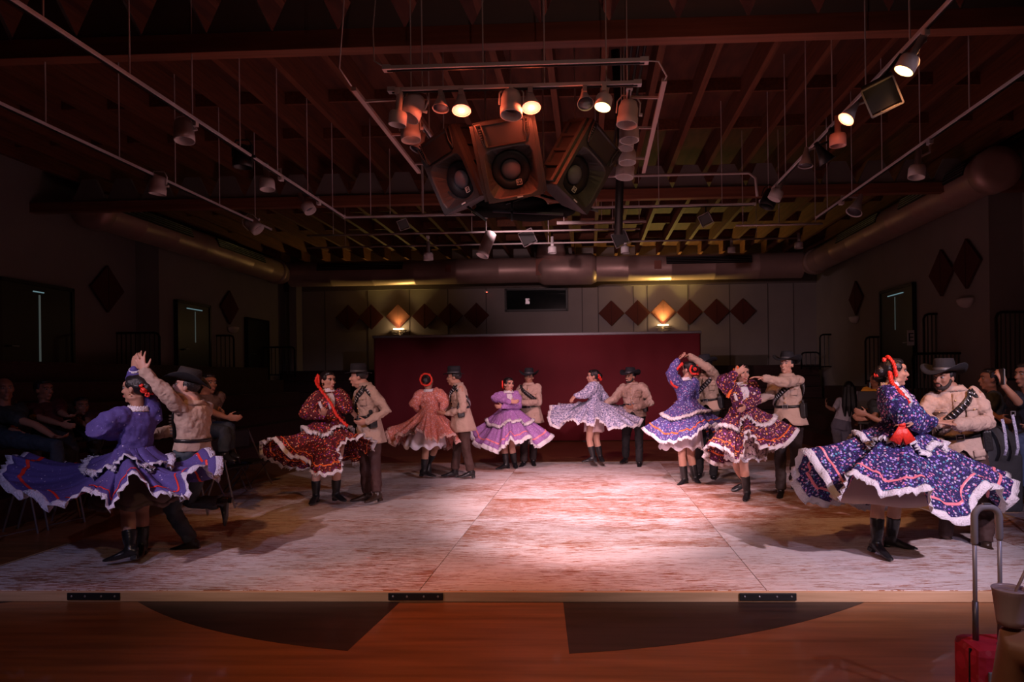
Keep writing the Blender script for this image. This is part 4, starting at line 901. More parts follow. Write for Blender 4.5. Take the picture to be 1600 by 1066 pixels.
def lady_extras(P, fabric, style='band', lace_t=.16, pep=True, red=redr, bow=False, jabot=True, hang=None, pep_len=.24, pep_r=.17):
    T, root, Q, hs = P.T, P.root, P.Q, P.hs
    n = 48; m = MB(); m.loft([T.ring(.965, .012, n), T.ring(.995, .014, n), T.ring(1.02, .018, n)+np.outer(.006*np.sin(np.arange(n)*2.6), [0,0,1])+np.array(T.up)*.02], False); m.build('lace_collar', lacem, root, True, solid=.004)
    m = MB()
    if style == 'band':
        pts = [Q(-.085,-.01,-.03), Q(-.085,-.03,.07), Q(-.03,-.05,.125), Q(.03,-.05,.125), Q(.085,-.03,.07), Q(.085,-.01,-.03)]; braid(m, pts, .010*hs)
        flower(m, Q(0,-.14,-.02), .03*hs)
    elif style == 'side':
        braid(m, [Q(.06,-.10,.06), Q(.075,-.08,.0), Q(.06,-.10,-.05), Q(.02,-.14,-.06)], .010*hs); braid(m, [Q(-.06,-.10,.06), Q(-.075,-.08,.0), Q(-.06,-.10,-.05), Q(-.02,-.14,-.06)], .010*hs); flower(m, Q(.04,-.14,.01), .03*hs, 2)
    elif style == 'flower':
        flower(m, Q(.055,-.105,-.01), .030*hs, 2); flower(m, Q(.035,-.125,-.045), .026*hs, 3); flower(m, Q(.06,-.09,.03), .020*hs, 4)
        flower(m, Q(-.04,-.12,-.03), .024*hs, 5)
    elif style == 'halo':
        a = np.linspace(0, 2*PI, 24); pts = [Q(math.cos(t)*.088, -.085, .02+math.sin(t)*.088) for t in a]; braid(m, pts, .011*hs, 16)
    m.build('hair_ribbon', red, P.hair, True)
    if hang:
        m = MB(); braid(m, [P.J(q) for q in hang], .013, 12); m.build('hanging_ribbon', red, root, True)
    if jabot:
        m = MB(); rows_ = []
        for i in range(9):
            t = .93-.055*i; rows_.append(np.array([T.pt(t, ph, .014+.010*math.sin(ph*.9+i*2.1)) for ph in np.linspace(-17+i*.6, 17-i*.6, 12)]))
        m.loft(rows_, False, False); m.build('lace_jabot', lacem, root, True, solid=.004)
        for sg in (-1, 1):
            m = MB(); a_ = []; b_ = []
            for i in range(24):
                f = i/23; t = .93-.45*f; ph = sg*(48-10*f); a_.append(T.pt(t, ph, .012)); b_.append(T.pt(t+.01, ph+sg*13, .022+.008*math.sin(i*2.4)))
            m.loft([np.array(a_), np.array(b_)], False, False); m.build('yoke_lace', lacem, root, True, solid=.004)
    n = 72; m = MB(); m.loft([T.ring(.20, .014, n), T.ring(.26, .016, n)], False); m.build('waistband', fabric, root, True, solid=.004)
def sleeve_lace(P, keys='LR'):
    for k in keys:
        if k not in P.w: continue
        w_, e = P.w[k], P.el[k]; d = (w_-e).normalized(); m = MB(); m.lathe([(.034,-.02), (.042,-.005), (.040,.012)], w_, d, 18, cap=False); m.build('cuff_lace', lacem, P.root, True, solid=.004)
def gent_extras(P, jm, band=1, belt_t=.24, skirt_len=.30, bandolier=True, holster=True, flare=.05, pockets=True):
    T, root = P.T, P.root; n = 48
    # lower jacket
    u = np.arange(n)/n*2*PI; rs = []
    for i in range(8):
        f = i/7; r = T.ring(.26, .014, n); c = np.array(T.c(.26)); d = r-c; d[:, 2] = 0; ln = np.linalg.norm(d, axis=1, keepdims=True)
        q = r+d/ln*((flare*f+.008*np.sin(7*u+2)*f))[:, None]*1.0 if False else r+d/ln*(flare*f+.008*f*np.sin(7*u+2))[:, None]
        q = q+np.array(-T.up)*(skirt_len*f); fr = np.minimum(u, 2*PI-u); q[:, 2] += .10*f**2*np.exp(-(fr/.28)**2); rs.append(q)
    m = MB(); m.loft(rs, False); m.build('jacket_skirt', jm, root, True, solid=.006)
    m = MB(); m.loft([T.ring(belt_t-.035, .020, n), T.ring(belt_t+.035, .022, n)], False); b = m.build('belt', leather, root, True, solid=.008)
    R = Matrix((T.L, T.F, T.up)).transposed(); c = T.pt(belt_t, 0, .03); m = MB()
    for s in (-1, 1): m.box(c+T.L*s*.030, (.008, .008, .055), R); m.box(c+T.up*s*.024, (.062, .008, .008), R)
    m.box(c, (.035, .006, .006), R); m.build('buckle', METAL, b, bevel=.002)
    # collar and placket and buttons
    m = MB(); m.loft([T.ring(.955, .014, n), T.ring(.99, .016, n), T.ring(1.02, .013, n)+np.array(T.up)*.012], False); m.build('collar', jm, root, True, solid=.006)
    m = MB(); m.loft([np.array([T.pt(t, ph, .013) for t in np.linspace(.27, .93, 12)]) for ph in (-6, 0, 6)], False, False); m.build('placket', jm, root, True, solid=.004)
    for t in (.34, .46, .58, .70, .82): m = MB(); m.ball(T.pt(t, 0, .020), .009, seg=8); m.build('button', brass, root, True)
    if pockets:
        for s in (-1, 1):
            m = MB(); m.loft([np.array([T.pt(t, s*ph, .014) for t in np.linspace(.50, .70, 6)]) for ph in np.linspace(22, 56, 7)], False, False); pk = m.build('pocket', jm, root, True, solid=.008)
            m = MB(); m.loft([np.array([T.pt(t, s*ph, .021) for t in np.linspace(.645+.0, .71, 4)]) for ph in np.linspace(20, 58, 7)], False, False); m.build('pocket_flap', jm, pk, True, solid=.006)
            m = MB(); m.ball(T.pt(.655, s*39, .028), .008, seg=8); m.build('button', brass, pk, True)
            m = MB(); m.loft([np.array([T.pt(t, s*ph, .035) for t in np.linspace(-.10, .02, 4)]) for ph in np.linspace(25, 62, 6)], False, False); m.build('hip_pocket_flap', jm, root, True, solid=.006)
    if bandolier:
        a_ = []; b_ = []; cs = MB(); N = 44
        for i in range(N+1):
            f = i/N; ph = band*(50-360*f); w_ = (f*2 if f < .5 else 2-f*2); t = .97-.70*math.sin(w_*PI/2)**.9
            p = T.pt(min(t, .9), ph, .024)+T.up*max(0, t-.9)*.3; a_.append(p)
        for i in range(N+1):
            d = (a_[min(i+1, N)]-a_[max(i-1, 0)]).normalized(); c = T.c(.6); o_ = (a_[i]-T.c(.6)); o_ = (o_-T.up*o_.dot(T.up)).normalized(); x = d.cross(o_).normalized(); b_.append((a_[i]-x*.032, a_[i]+x*.032, x, o_, d))
        m = MB(); m.loft([np.array([q[0] for q in b_]), np.array([q[1] for q in b_])], False, False); bd = m.build('bandolier', leather, root, True, solid=.01)
        for i in range(1, N, 1):
            q = b_[i]; cs.tube([a_[i]+q[3]*.010-q[2]*.022, a_[i]+q[3]*.010+q[2]*.022], .006, 6)
        cs.build('cartridges', METAL if band > 0 else mat('cartridge_dull', (.12,.12,.13), .35, .7), bd, True)
    if holster:
        ph = 75; c = T.pt(belt_t-.10, ph*band, .05); m = MB(); m.box(c, (.07, .10, .18), R); m.box(c+T.up*.10+T.F*.01, (.03, .05, .07), R); ho = m.build('holster', leather, root, bevel=.015)
    return
# ------------------------------------------------------------------ the dancers
A = (0, 520, 2.805); B = (400, 540, 4.1); C = (600, 550, 4.846); D_ = (840, 550, 5.33); E = (1000, 530, 3.946); G = (1220, 530, 2.8816)
WG = 'folk dancing women in wide skirts'; MG = 'folk dancing men in beige jackets'
UNI = [(.55,.50,.62),(.30,.20,.55),(.7,.65,.7)]
f1 = floral('print_violet', (.085,.065,.25), [(.14,.10,.34),(.2,.15,.48),(.55,.5,.7),(.14,.1,.4)], 30, .16)
f2 = floral('print_dark_red', (.085,.014,.022), [(.85,.16,.05),(.7,.45,.3),(.8,.08,.10),(.25,.06,.35),(.6,.2,.1)], 38, .34, base2=(.35,.03,.03))
f3 = floral('print_salmon', (.52,.17,.14), [(.7,.4,.4),(.75,.25,.15),(.6,.35,.4),(.5,.18,.15)], 42, .4)
f4 = floral('print_lilac', (.33,.16,.42), [(.5,.3,.6),(.4,.18,.5),(.6,.45,.65)], 48, .3)
f5 = floral('print_pale_blue', (.33,.33,.48), [(.75,.72,.85),(.12,.12,.25),(.6,.55,.7),(.2,.2,.35)], 46, .5)
f6 = floral('print_blue_violet', (.07,.06,.22), [(.3,.35,.65),(.45,.2,.4),(.4,.4,.6),(.12,.1,.35)], 44, .38, base2=(.2,.15,.45))
f7 = floral('print_plum', (.075,.018,.055), [(.9,.45,.12),(.6,.25,.5),(.85,.25,.1),(.75,.5,.4),(.3,.1,.4)], 36, .36, base2=(.25,.04,.12))
f8 = floral('print_navy', (.022,.018,.085), [(.45,.35,.75),(.75,.3,.5),(.10,.35,.5),(.55,.5,.65),(.25,.15,.6),(.5,.18,.32)], 42, .38, base2=(.13,.10,.38))
lace1 = mat('lace_bluish', (.62,.60,.78), .85, bump=.9, bscale=70); lace3 = mat('lace_salmon', (.70,.42,.38), .85, bump=.9, bscale=70)
brownp = mat('petticoat_brown', (.12,.08,.07), .85, bump=.5, bscale=12); beigep = mat('petticoat_beige', (.55,.40,.36), .8, bump=.3, bscale=10); whitep = mat('petticoat_white', (.80,.74,.82), .8, bump=.5, bscale=12)
slipm = mat('slip_pink', (.62,.45,.46), .75, bump=.3, bscale=10)
darkpet = floral('petticoat_black_print', (.02,.015,.03), [(.3,.2,.4),(.5,.25,.3)], 40, .2); lacyp = floral('petticoat_lacy', (.10,.06,.10), [(.8,.7,.8),(.7,.6,.75),(.75,.65,.7)], 30, .62, base2=(.5,.4,.5))
def hem(P, pts): return [P.J(q) for q in pts]
# 1: near left couple
p = person('woman in violet dress twirling at the far left of the stage, back half turned', A, 5.6, (590,560), (604,335), (592,248), -115, -88,
    {'L': [(425,415,-.25), (565,455,.02), (1,.2,-.3)], 'R': [(600,230,.12), (590,165,.05), (.1,0,1), (0,1,0), .3]},
    {'L': [(560,790,-.05), (572,945,-.12)], 'R': [(622,780,.2), (625,925,.18)]}, skin='b', top=f1, sleeve=(.095,.10,.05), toes={'L': (-1,-.25,-.12), 'R': (.35,-1,-.05)}, boots=.15, group=WG)
lady_extras(p, f1, 'flower', pep_len=.26, pep_r=.20); sleeve_lace(p, 'R')
skirt(p.root, p.T, hem(p, [(22,640,-.05),(70,692,-.3),(115,698,-.4),(175,690,-.5),(225,752,-.6),(300,745,-.62),(350,695,-.6),(410,668,-.6),(445,715,-.62),(485,764,-.66),(512,690,-.6),(560,622,-.5),(625,655,-.5),(690,692,-.52),(745,685,-.5),(790,735,-.45),(815,690,-.4),(788,615,-.35),(830,586,-.3),(885,600,-.2),(930,655,-.1),(946,600,0)]),
    hem(p, [(945,535,.1),(880,520,.25),(780,545,.4),(670,580,.6),(560,600,.7),(400,590,.7),(250,580,.55),(150,560,.35),(55,535,.1)]), f1, lace1, redr, seed=3, amp=.035, rv=(.84,.875), lace_w=.06, sag=.13, pep=.30)
cone(p.root, p.T, .1, at(220, 780, 5.6).z, .34, .34, at(216, 790, 5.65), brownp, lace=brownp)
p = person('man in beige shirt and black hat reaching up, one leg kicked back', A, 5.95, (845,520), (852,305), (814,240), -100, -68,
    {'L': [(722,262,-.30), (632,170,-.35), (-.35,0,1), (0,1,.0), .2, .5, (1,0,.2)], 'R': [(760,430,.25), (670,445,.0)]},
    {'L': [(752,775,-.05), (842,915,.05)], 'R': [(830,745,.15), (968,745,.2)]}, woman=False, skin='a', top=jackm, sleeve=(.068,.062,.043), bottom=mat('trousers_teal', (.03,.045,.06), .7, bump=.5, bscale=10), boots=.20,
    toes={'L': (-1,-.15,-.05), 'R': (-.12,-.1,-1)}, haircut='short', hat_='big', group=MG, lookz=.28)
gent_extras(p, jackm, 1, skirt_len=.10, flare=.01, pockets=False, bandolier=False, holster=False)
m = MB(); q = [p.T.pt(t, 25, .03) for t in (.75, .6, .45, .3)]; m.tube(q, .028, 8, True, sy=.4); bd = m.build('bandolier', leather, p.root, True); m = MB()
for i in range(7): c = p.T.pt(.72-.06*i, 25, .045); m.tube([c-p.T.L*.03, c+p.T.L*.03], .008, 6)
m.build('cartridges', METAL, bd, True)
# 2
p = person('smiling woman in dark red floral dress with a long red ribbon', B, 8.15, (490,520), (462,292), (462,228), 30, 58,
    {'R': [(330,430,-.1), (432,452,-.28), (.2,-.5,.3)], 'L': [(575,395,-.05), (605,420,.0)]},
    {'R': [(385,790,.05), (384,955,.05)], 'L': [(517,780,-.1), (512,945,-.05)]}, top=f2, sleeve=(.095,.10,.045), smile=True, toes={'R': (.05,-1,-.1), 'L': (.8,-.6,-.05)}, group=WG)
lady_extras(p, f2, 'side', hang=[(400,190,.05),(385,230,.0),(420,290,-.15),(480,370,-.22),(520,450,-.25),(590,520,-.3)])
skirt(p.root, p.T, hem(p, [(45,630,0),(90,583,-.15),(150,605,-.3),(200,670,-.4),(270,705,-.5),(340,735,-.55),(370,800,-.6),(440,822,-.6),(510,795,-.6),(550,745,-.55),(542,680,-.5),(555,610,-.45),(605,582,-.4),(670,578,-.3),(725,612,-.15),(745,650,0)]),
    hem(p, [(735,700,.1),(660,740,.2),(560,740,.35),(420,750,.5),(280,790,.45),(190,760,.4),(110,738,.25),(50,690,.1)]), f2, lacem, orr, seed=5, rv=(.86,.885), sag=.08, pep=.27)
p = person('man in beige jacket and flat-brimmed black hat facing the dark red dress', B, 8.3, (728,520), (700,250), (657,205), -48, -78,
    {'L': [(835,420,-.15), (715,488,-.25), (-1,-.2,-.2)], 'R': [(640,365,.1), (600,395,.0)]},
    {'R': [(700,765,.05), (712,950,.05)], 'L': [(765,770,-.05), (775,950,-.12)]}, woman=False, skin='a', top=jackm, sleeve=(.068,.062,.043), bottom=mat('trousers_maroon', (.055,.02,.018), .75, bump=.4, bscale=10), boots=.12, bootmat=bootb,
    toes={'R': (-1,-.4,-.03), 'L': (-.6,-1,-.05)}, haircut='short', hat_='flat', group=MG, vox=.008)
gent_extras(p, jackm, 1, skirt_len=.34)
# 3
p = person('woman in salmon pink dress seen from behind, skirt spinning over a white petticoat', C, 10.2, (352,480), (342,295), (332,220), 172, 175,
    {'L': [(232,395,.05), (270,450,.15)], 'R': [(468,375,.0), (440,440,-.05), None]},
    {'L': [(315,740,0), (302,895,0)], 'R': [(385,730,.1), (345,830,.25)]}, skin='b', top=f3, sleeve=(.10,.085,.045), toes={'L': (1,-.2,-.12), 'R': (.2,-.5,-1)}, group=WG, vox=.009)
lady_extras(p, f3, 'halo', jabot=False, pep=False)
skirt(p.root, p.T, hem(p, [(38,615,0),(60,680,-.12),(150,625,-.25),(215,590,-.35),(280,600,-.45),(320,635,-.5),(400,640,-.5),(480,632,-.45),(545,660,-.3),(598,650,-.1)]),
    hem(p, [(600,600,.1),(550,680,.3),(450,730,.4),(330,690,.5),(220,690,.45),(130,670,.35),(60,590,.15)]), f3, lace3, None, seed=8, amp=.055, folds=9)
cone(p.root, p.T, .0, at(668, 698, 10.2).z, .30, .3, at(664, 690, 10.2), whitep, amp=.03)
p = person('man in beige jacket and black hat with a dotted band beside the salmon dress', C, 10.15, (590,480), (562,245), (530,195), -70, -88,
    {'L': [(600,440,-.2), (478,465,-.15), (-1,0,0)], 'R': [(520,400,.2), (440,440,.1)]},
    {'R': [(555,740,.1), (535,900,.1)], 'L': [(622,760,-.1), (660,905,-.05)]}, woman=False, skin='b', top=jackm, sleeve=(.068,.063,.043), bottom=mat('trousers_brown', (.05,.022,.018), .75, bump=.4, bscale=10), boots=.30,
    toes={'R': (-1,-.2,-.03), 'L': (-1,-.4,-.05)}, haircut='short', hat_='flat', group=MG, vox=.009)
gent_extras(p, jackm, 1, skirt_len=.36, flare=.07)
# 4
p = person('woman in lilac dress with crossed arms in front of the backdrop', C, 11.3, (948,460), (942,305), (945,248), 15, 38,
    {'R': [(835,350,-.1), (955,378,-.28), (1,0,0)], 'L': [(1020,400,-.05), (900,415,-.25), (-1,0,0)]},
    {'R': [(912,730,0), (925,845,0)], 'L': [(968,720,.05), (988,835,.1)]}, top=f4, sleeve=(.075,.07,.042), toes={'R': (-.8,-.6,-.05), 'L': (.2,-1,-.05)}, group=WG, vox=.009)
lady_extras(p, f4, 'side', pep_len=.25, pep_r=.22)
skirt(p.root, p.T, hem(p, [(672,605,0),(695,680,-.2),(780,708,-.4),(850,732,-.5),(915,700,-.55),(945,645,-.5),(1000,668,-.5),(1080,640,-.45),(1140,695,-.35),(1220,665,-.15),(1262,620,0)]),
    hem(p, [(1250,605,.1),(1180,650,.3),(1050,680,.45),(950,680,.5),(850,690,.5),(740,680,.3),(685,620,.15)]), f4, lacem, pinkr, seed=11, rv=(.84,.88), lace_w=.075, pep=.42)
p = person('man in beige jacket and cowboy hat facing the hall behind the lilac dress', C, 11.65, (1112,465), (1095,242), (1098,195), -5, -8,
    {'R': [(1018,375,-.1), (1000,400,-.2), (-.5,-.5,0)], 'L': [(1170,385,-.12), (1035,385,-.38), (-1,0,0)]},
    {'R': [(1060,700,0), (1058,835,0)], 'L': [(1130,700,.1), (1130,825,.1)]}, woman=False, skin='c', top=jackm, sleeve=(.068,.062,.043), bottom=mat('trousers_dark', (.022,.012,.012), .75), boots=.28,
    toes={'R': (-.3,-1,-.03), 'L': (.2,-1,-.05)}, haircut='short', hat_='cowboy', group=MG, vox=.009)
gent_extras(p, jackm, -1, skirt_len=.30, flare=.05)
# 5
p = person('woman in pale blue blouse whose grey skirt flies level over a short pink slip', D_, 11.35, (468,455), (478,262), (462,208), -100, -88,
    {'L': [(385,355,-.2), (318,362,-.25), (-.7,-.2,-.7)], 'R': [(560,400,.2), (610,430,.25)]},
    {'L': [(430,730,-.05), (462,870,-.05)], 'R': [(490,730,.12), (520,865,.15)]}, skin='a', top=f5, sleeve=(.095,.085,.045), toes={'L': (-1,-.3,-.08), 'R': (.2,-1,-.08)}, boots=.17, group=WG, vox=.009)
lady_extras(p, f5, 'flower', pep=False, jabot=False)
skirt(p.root, p.T, hem(p, [(98,525,0),(135,618,-.15),(200,590,-.3),(300,565,-.4),(370,575,-.45),(435,598,-.45),(485,560,-.45),(560,598,-.45),(640,622,-.4),(730,622,-.3),(830,600,-.15),(857,555,0)]),
    hem(p, [(845,540,.15),(790,525,.3),(720,440,.4),(630,480,.5),(540,450,.5),(400,450,.5),(300,445,.4),(200,440,.3),(125,480,.15)]), f5, lacem, None, seed=14, amp=.05, drop=.9)
cone(p.root, p.T, .1, at(925, 675, 11.35).z, .17, .16, at(928, 670, 11.4), slipm, 'slip', folds=5, amp=.008)
p = person('bearded man in beige jacket and black trousers beside the flying grey skirt', D_, 11.5, (805,490), (790,262), (772,210), -18, -42,
    {'R': [(640,395,-.05), (570,420,-.1), (-1,0,-.2)], 'L': [(940,420,-.05), (810,462,-.3), (-1,-.2,0)]},
    {'R': [(735,730,.2), (735,880,.35)], 'L': [(845,740,0), (848,925,0)]}, woman=False, skin='c', bulk=1.10, top=jackm, sleeve=(.076,.068,.048), bottom=mat('trousers_black', (.010,.009,.012), .8), boots=.10,
    toes={'R': (-.5,-1,-.03), 'L': (-.1,-1,-.05)}, haircut='short', hat_='cowboy', beard=True, smile=True, group=MG, vox=.009)
gent_extras(p, jackm, 1, skirt_len=.22, bandolier=False, flare=.02)
# 6
p = person('woman in blue violet dress with a white petticoat, back turned, one arm raised', E, 9.65, (292,425), (278,248), (300,190), -158, -135,
    {'L': [(192,215,-.1), (235,128,.0), (.6,.1,.4), (0,0,1), .6], 'R': [(330,350,.25), (250,400,.3)]},
    {'L': [(258,720,-.05), (275,860,-.05)], 'R': [(312,715,.1), (340,850,.12)]}, skin='a', top=f6, sleeve=(.09,.085,.045), toes={'L': (-.7,-.8,-.08), 'R': (.1,-1,-.08)}, boots=.18, group=WG, vox=.0085)
lady_extras(p, f6, 'side', red=redr, jabot=False, pep_len=.20, pep_r=.20, hang=[(262,150,-.1),(210,210,-.12),(195,270,-.12),(230,300,-.1)])
skirt(p.root, p.T, hem(p, [(38,555,0),(75,580,-.15),(150,628,-.35),(220,615,-.45),(300,600,-.5),(360,560,-.5),(430,520,-.35),(512,515,-.1)]),
    hem(p, [(520,555,.1),(480,600,.3),(380,600,.5),(250,610,.5),(120,580,.4),(60,540,.2)]), f6, lacem, orr, seed=17, rv=(.80,.84), pep=.40)
cone(p.root, p.T, .0, at(1062, 700, 9.65).z, .30, .28, at(1064, 700, 9.7), whitep, amp=.03)
p = person('man in beige jacket holding his arm over the blue violet dress, face turned down', E, 10.0, (428,425), (402,215), (405,165), -28, -55,
    {'L': [(425,180,-.25), (305,105,-.2), (-1,0,.2), (0,0,-1), .7], 'R': [(340,330,.0), (355,400,-.15)]},
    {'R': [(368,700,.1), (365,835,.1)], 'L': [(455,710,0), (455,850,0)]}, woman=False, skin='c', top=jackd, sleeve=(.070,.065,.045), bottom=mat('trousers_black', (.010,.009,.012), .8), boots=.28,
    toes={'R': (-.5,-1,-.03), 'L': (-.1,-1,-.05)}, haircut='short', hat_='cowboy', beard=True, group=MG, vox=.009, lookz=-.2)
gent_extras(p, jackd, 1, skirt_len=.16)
# 7
p = person('laughing woman in plum floral dress with a hand before her face', E, 8.4, (640,465), (622,278), (632,215), 8, 14,
    {'R': [(512,262,-.2), (585,215,-.38), (.8,-.1,.5), (0,1,0), .35, .2], 'L': [(705,370,.0), (650,420,-.25)]},
    {'L': [(640,775,-.1), (660,940,-.05)], 'R': [(600,790,.1), (655,885,.45)]}, skin='a', top=f7, sleeve=(.10,.09,.045), smile=True, toes={'L': (-.4,-1,-.1), 'R': (-1,-.2,-.3)}, boots=.20, group=WG, vox=.008)
lady_extras(p, f7, 'side', red=orr, hang=[(600,170,-.12),(588,230,-.14),(570,290,-.16),(540,360,-.18)], pep_len=.27, pep_r=.20)
skirt(p.root, p.T, hem(p, [(410,690,0),(440,645,-.2),(510,655,-.35),(560,695,-.45),(600,735,-.5),(640,700,-.5),(635,590,-.5),(680,580,-.5),(740,635,-.5),(800,665,-.45),(870,650,-.35),(930,600,-.2),(958,555,0)]),
    hem(p, [(945,535,.15),(900,610,.3),(830,680,.45),(740,710,.5),(640,750,.5),(540,765,.4),(450,750,.2),(408,715,.1)]), f7, lacem, orr, seed=21, rv=(.84,.87), pep=.42)
cone(p.root, p.T, .1, at(1163, 712, 8.4).z, .24, .24, at(1165, 712, 8.45), lacyp, amp=.03, lace=lacem)
p = person('smiling man in beige jacket and cowboy hat stretching his arm to the plum dress', E, 8.55, (918,475), (905,222), (905,160), -32, -42,
    {'L': [(890,268,-.35), (765,240,-.42), (-1,0,.15), (0,0,-1), .35, .3], 'R': [(800,345,-.05), (712,385,-.1), (-1,0,-.1)]},
    {'R': [(865,740,.0), (868,935,.0)], 'L': [(960,730,.25), (950,880,.4)]}, woman=False, skin='a', top=jackm, sleeve=(.068,.060,.044), bottom=mat('trousers_dark', (.022,.012,.012), .75), boots=.12,
    toes={'R': (-.4,-1,-.03), 'L': (.4,-1,-.05)}, haircut='short', hat_='cowboy', smile=True, group=MG, vox=.008, lookz=.12)
gent_extras(p, jackm, 1, skirt_len=.24, flare=.06)
# 8
p = person('woman in navy floral dress with a red bow, nearest couple on the right', G, 5.85, (522,430), (492,208), (512,150), 55, 82,
    {'R': [(545,345,-.35), (690,375,-.15), (1,0,0), (0,.3,-1), .2], 'L': [(640,390,-.05), (597,380,-.35), (-1,0,.05), (0,0,-1), .35]},
    {'R': [(435,760,-.1), (432,912,-.15)], 'L': [(515,740,.1), (498,895,.15)]}, skin='b', top=f8, sleeve=(.092,.088,.048), smile=True, toes={'R': (.3,-1,-.2), 'L': (1,-.45,-.08)}, boots=.19, group=WG)
lady_extras(p, f8, 'band', hang=[(465,90,.0),(490,150,-.05),(500,195,-.12),(540,245,-.22),(575,290,-.15)], pep_len=.24, pep_r=.25)
skirt(p.root, p.T, hem(p, [(75,575,0),(130,512,-.12),(185,560,-.25),(235,640,-.4),(285,710,-.55),(308,640,-.6),(350,598,-.6),(410,620,-.65),(480,672,-.7),(560,680,-.7),(645,665,-.7),(690,730,-.7),(760,800,-.65),(845,795,-.55),(850,720,-.5),(900,650,-.4),(960,670,-.25),(1005,740,-.1),(1032,670,0)]),
    hem(p, [(1010,605,.15),(930,670,.4),(800,710,.6),(620,730,.7),(400,740,.65),(280,720,.5),(140,715,.3),(85,650,.1)]), f8, lacem, pinkr, seed=26, rv=(.86,.89), lace_w=.07, pep=.30)
cone(p.root, p.T, .1, at(1390, 780, 5.85).z, .50, .40, at(1392, 770, 5.9), beigep, folds=6, amp=.01)
m = MB(); c = p.J((545,385,-.38))
for s in (-1, 1): m.tube([c, c+Vector((s*.02,-.01,-.06)), c+Vector((s*.06,-.01,-.14))], [.018, .035, .05], 10, sy=.25, up=(1,0,0))
m.ball(c, (.03,.02,.025)); m.build('bow', redr, p.root, True)
p = person('heavyset bearded man in beige jacket and wide black hat, nearest couple on the right', G, 6.15, (808,500), (772,222), (735,178), -22, -58,
    {'L': [(935,375,-.15), (795,388,-.42), (-1,0,.1), (0,0,1), .3], 'R': [(635,345,.0), (700,385,-.25), (1,-.1,0)]},
    {'R': [(745,755,.1), (745,895,.15)], 'L': [(920,765,-.1), (925,925,-.15)]}, woman=False, skin='c', bulk=1.10, top=jackm, sleeve=(.076,.068,.050), bottom=mat('trousers_brown', (.05,.022,.018), .75, bump=.4, bscale=10), boots=.28, bootmat=bootb,
    toes={'R': (-1,-.25,-.03), 'L': (.1,-1,-.05)}, haircut='short', hat_='big', beard=True, group=MG)
gent_extras(p, jackm, 1, skirt_len=.22, flare=.025)
# ------------------------------------------------------------------ people around the stage
K_ = (0, 570, 6.27); K2 = (250, 560, 5.92); R_ = (1270, 540, 5.92); R2 = (1480, 540, 4.84)
def gmat(n, c): return mat(n, c, .8, bump=.4, bscale=10)
tee = (.075, .07, 0)
SEATG = None
person('seated man in black T-shirt and jeans at the left edge, watching', K_, 6.75, (0,700), (35,390), (45,240), 60, 55, {'L': [(120,640,-.1), (235,690,-.2), (.6,-.2,-.6)], 'R': [(345,590,-.3), (530,705,-.35), (1,-.1,-.1)]},
    {'L': [(330,790,-.1), (330,1150,-.1)], 'R': [(560,800,-.35), (560,1180,-.35)]}, woman=False, skin='d', top=gmat('tee_black', (.012,.014,.014)), sleeve=tee, bottom=gmat('jeans_dark', (.02,.03,.045)), haircut='bald', toes={'L': (.8,-.5,-.02), 'R': (.8,-.5,-.02)}, vox=.009)
person('seated woman in maroon top with a yellow print, second from the left edge', K_, 7.3, (500,640), (430,370), (432,250), 50, 75, {'L': [(600,470,-.05), (655,500,-.15)], 'R': [(390,520,-.2), (600,585,-.3), (1,-.1,-.2)]},
    {'L': [(700,840,-.2), (690,1100,-.2)], 'R': [(640,860,-.3), (640,1130,-.3)]}, woman=True, skin='d', top=floral('tee_maroon', (.06,.010,.010), [(.06,.01,.01),(.06,.01,.01),(.06,.01,.01),(.6,.35,.03)], 8, .4, base2=(.06,.01,.01)), sleeve=tee, bottom=gmat('skirt_dark', (.012,.01,.012)), haircut='short', toes={'L': (.8,-.5,-.02), 'R': (.8,-.5,-.02)}, vox=.009)
person('seated spectator in grey brown top stretching an arm right of the first hat', K2, 7.7, (430,660), (425,320), (455,235), 60, 60, {'L': [(500,440,.1), (560,480,.0)], 'R': [(510,510,-.2), (620,548,-.25), (1,-.1,-.1)]},
    {'L': [(640,640,-.2), (640,850,-.2)], 'R': [(600,680,-.3), (600,880,-.3)]}, woman=False, skin='d', top=gmat('tee_taupe', (.12,.08,.07)), sleeve=(.08,.075,0), bottom=gmat('jeans_dark', (.02,.03,.045)), haircut='short', toes={'L': (.8,-.5,-.02), 'R': (.8,-.5,-.02)}, vox=.01)
person('dim spectator seated behind the violet dress', K_, 8.0, (800,640), (800,480), (800,410), 55, 55, {'L': [(850,540,-.1), (900,600,-.2)], 'R': [(780,560,-.2), (860,620,-.3)]},
    {'L': [(940,660,-.2), (940,850,-.2)], 'R': [(920,690,-.3), (920,880,-.3)]}, woman=False, skin='d', top=gmat('tee_wine', (.05,.012,.012)), sleeve=tee, bottom=gmat('skirt_dark', (.012,.01,.012)), haircut='short', vox=.012)
person('standing woman with long black hair, white top and grey trousers, back turned', R_, 12.6, (262,745), (325,480), (330,400), 160, 165, {'L': [(190,600,-.1), (125,560,.1), (-.2,0,1)], 'R': [(440,620,0), (420,700,.2)]},
    {'L': [(235,930,0), (230,1100,0)], 'R': [(300,930,.05), (290,1100,.05)]}, woman=True, skin='c', top=gmat('top_white', (.50,.46,.52)), sleeve=(.06,.055,0), bottom=gmat('trousers_grey', (.16,.15,.20)), haircut='long', vox=.009, headsc=1.1, toes={'L': (0,1,0), 'R': (.1,1,0)}, base=(5.0, 12.6, 0))
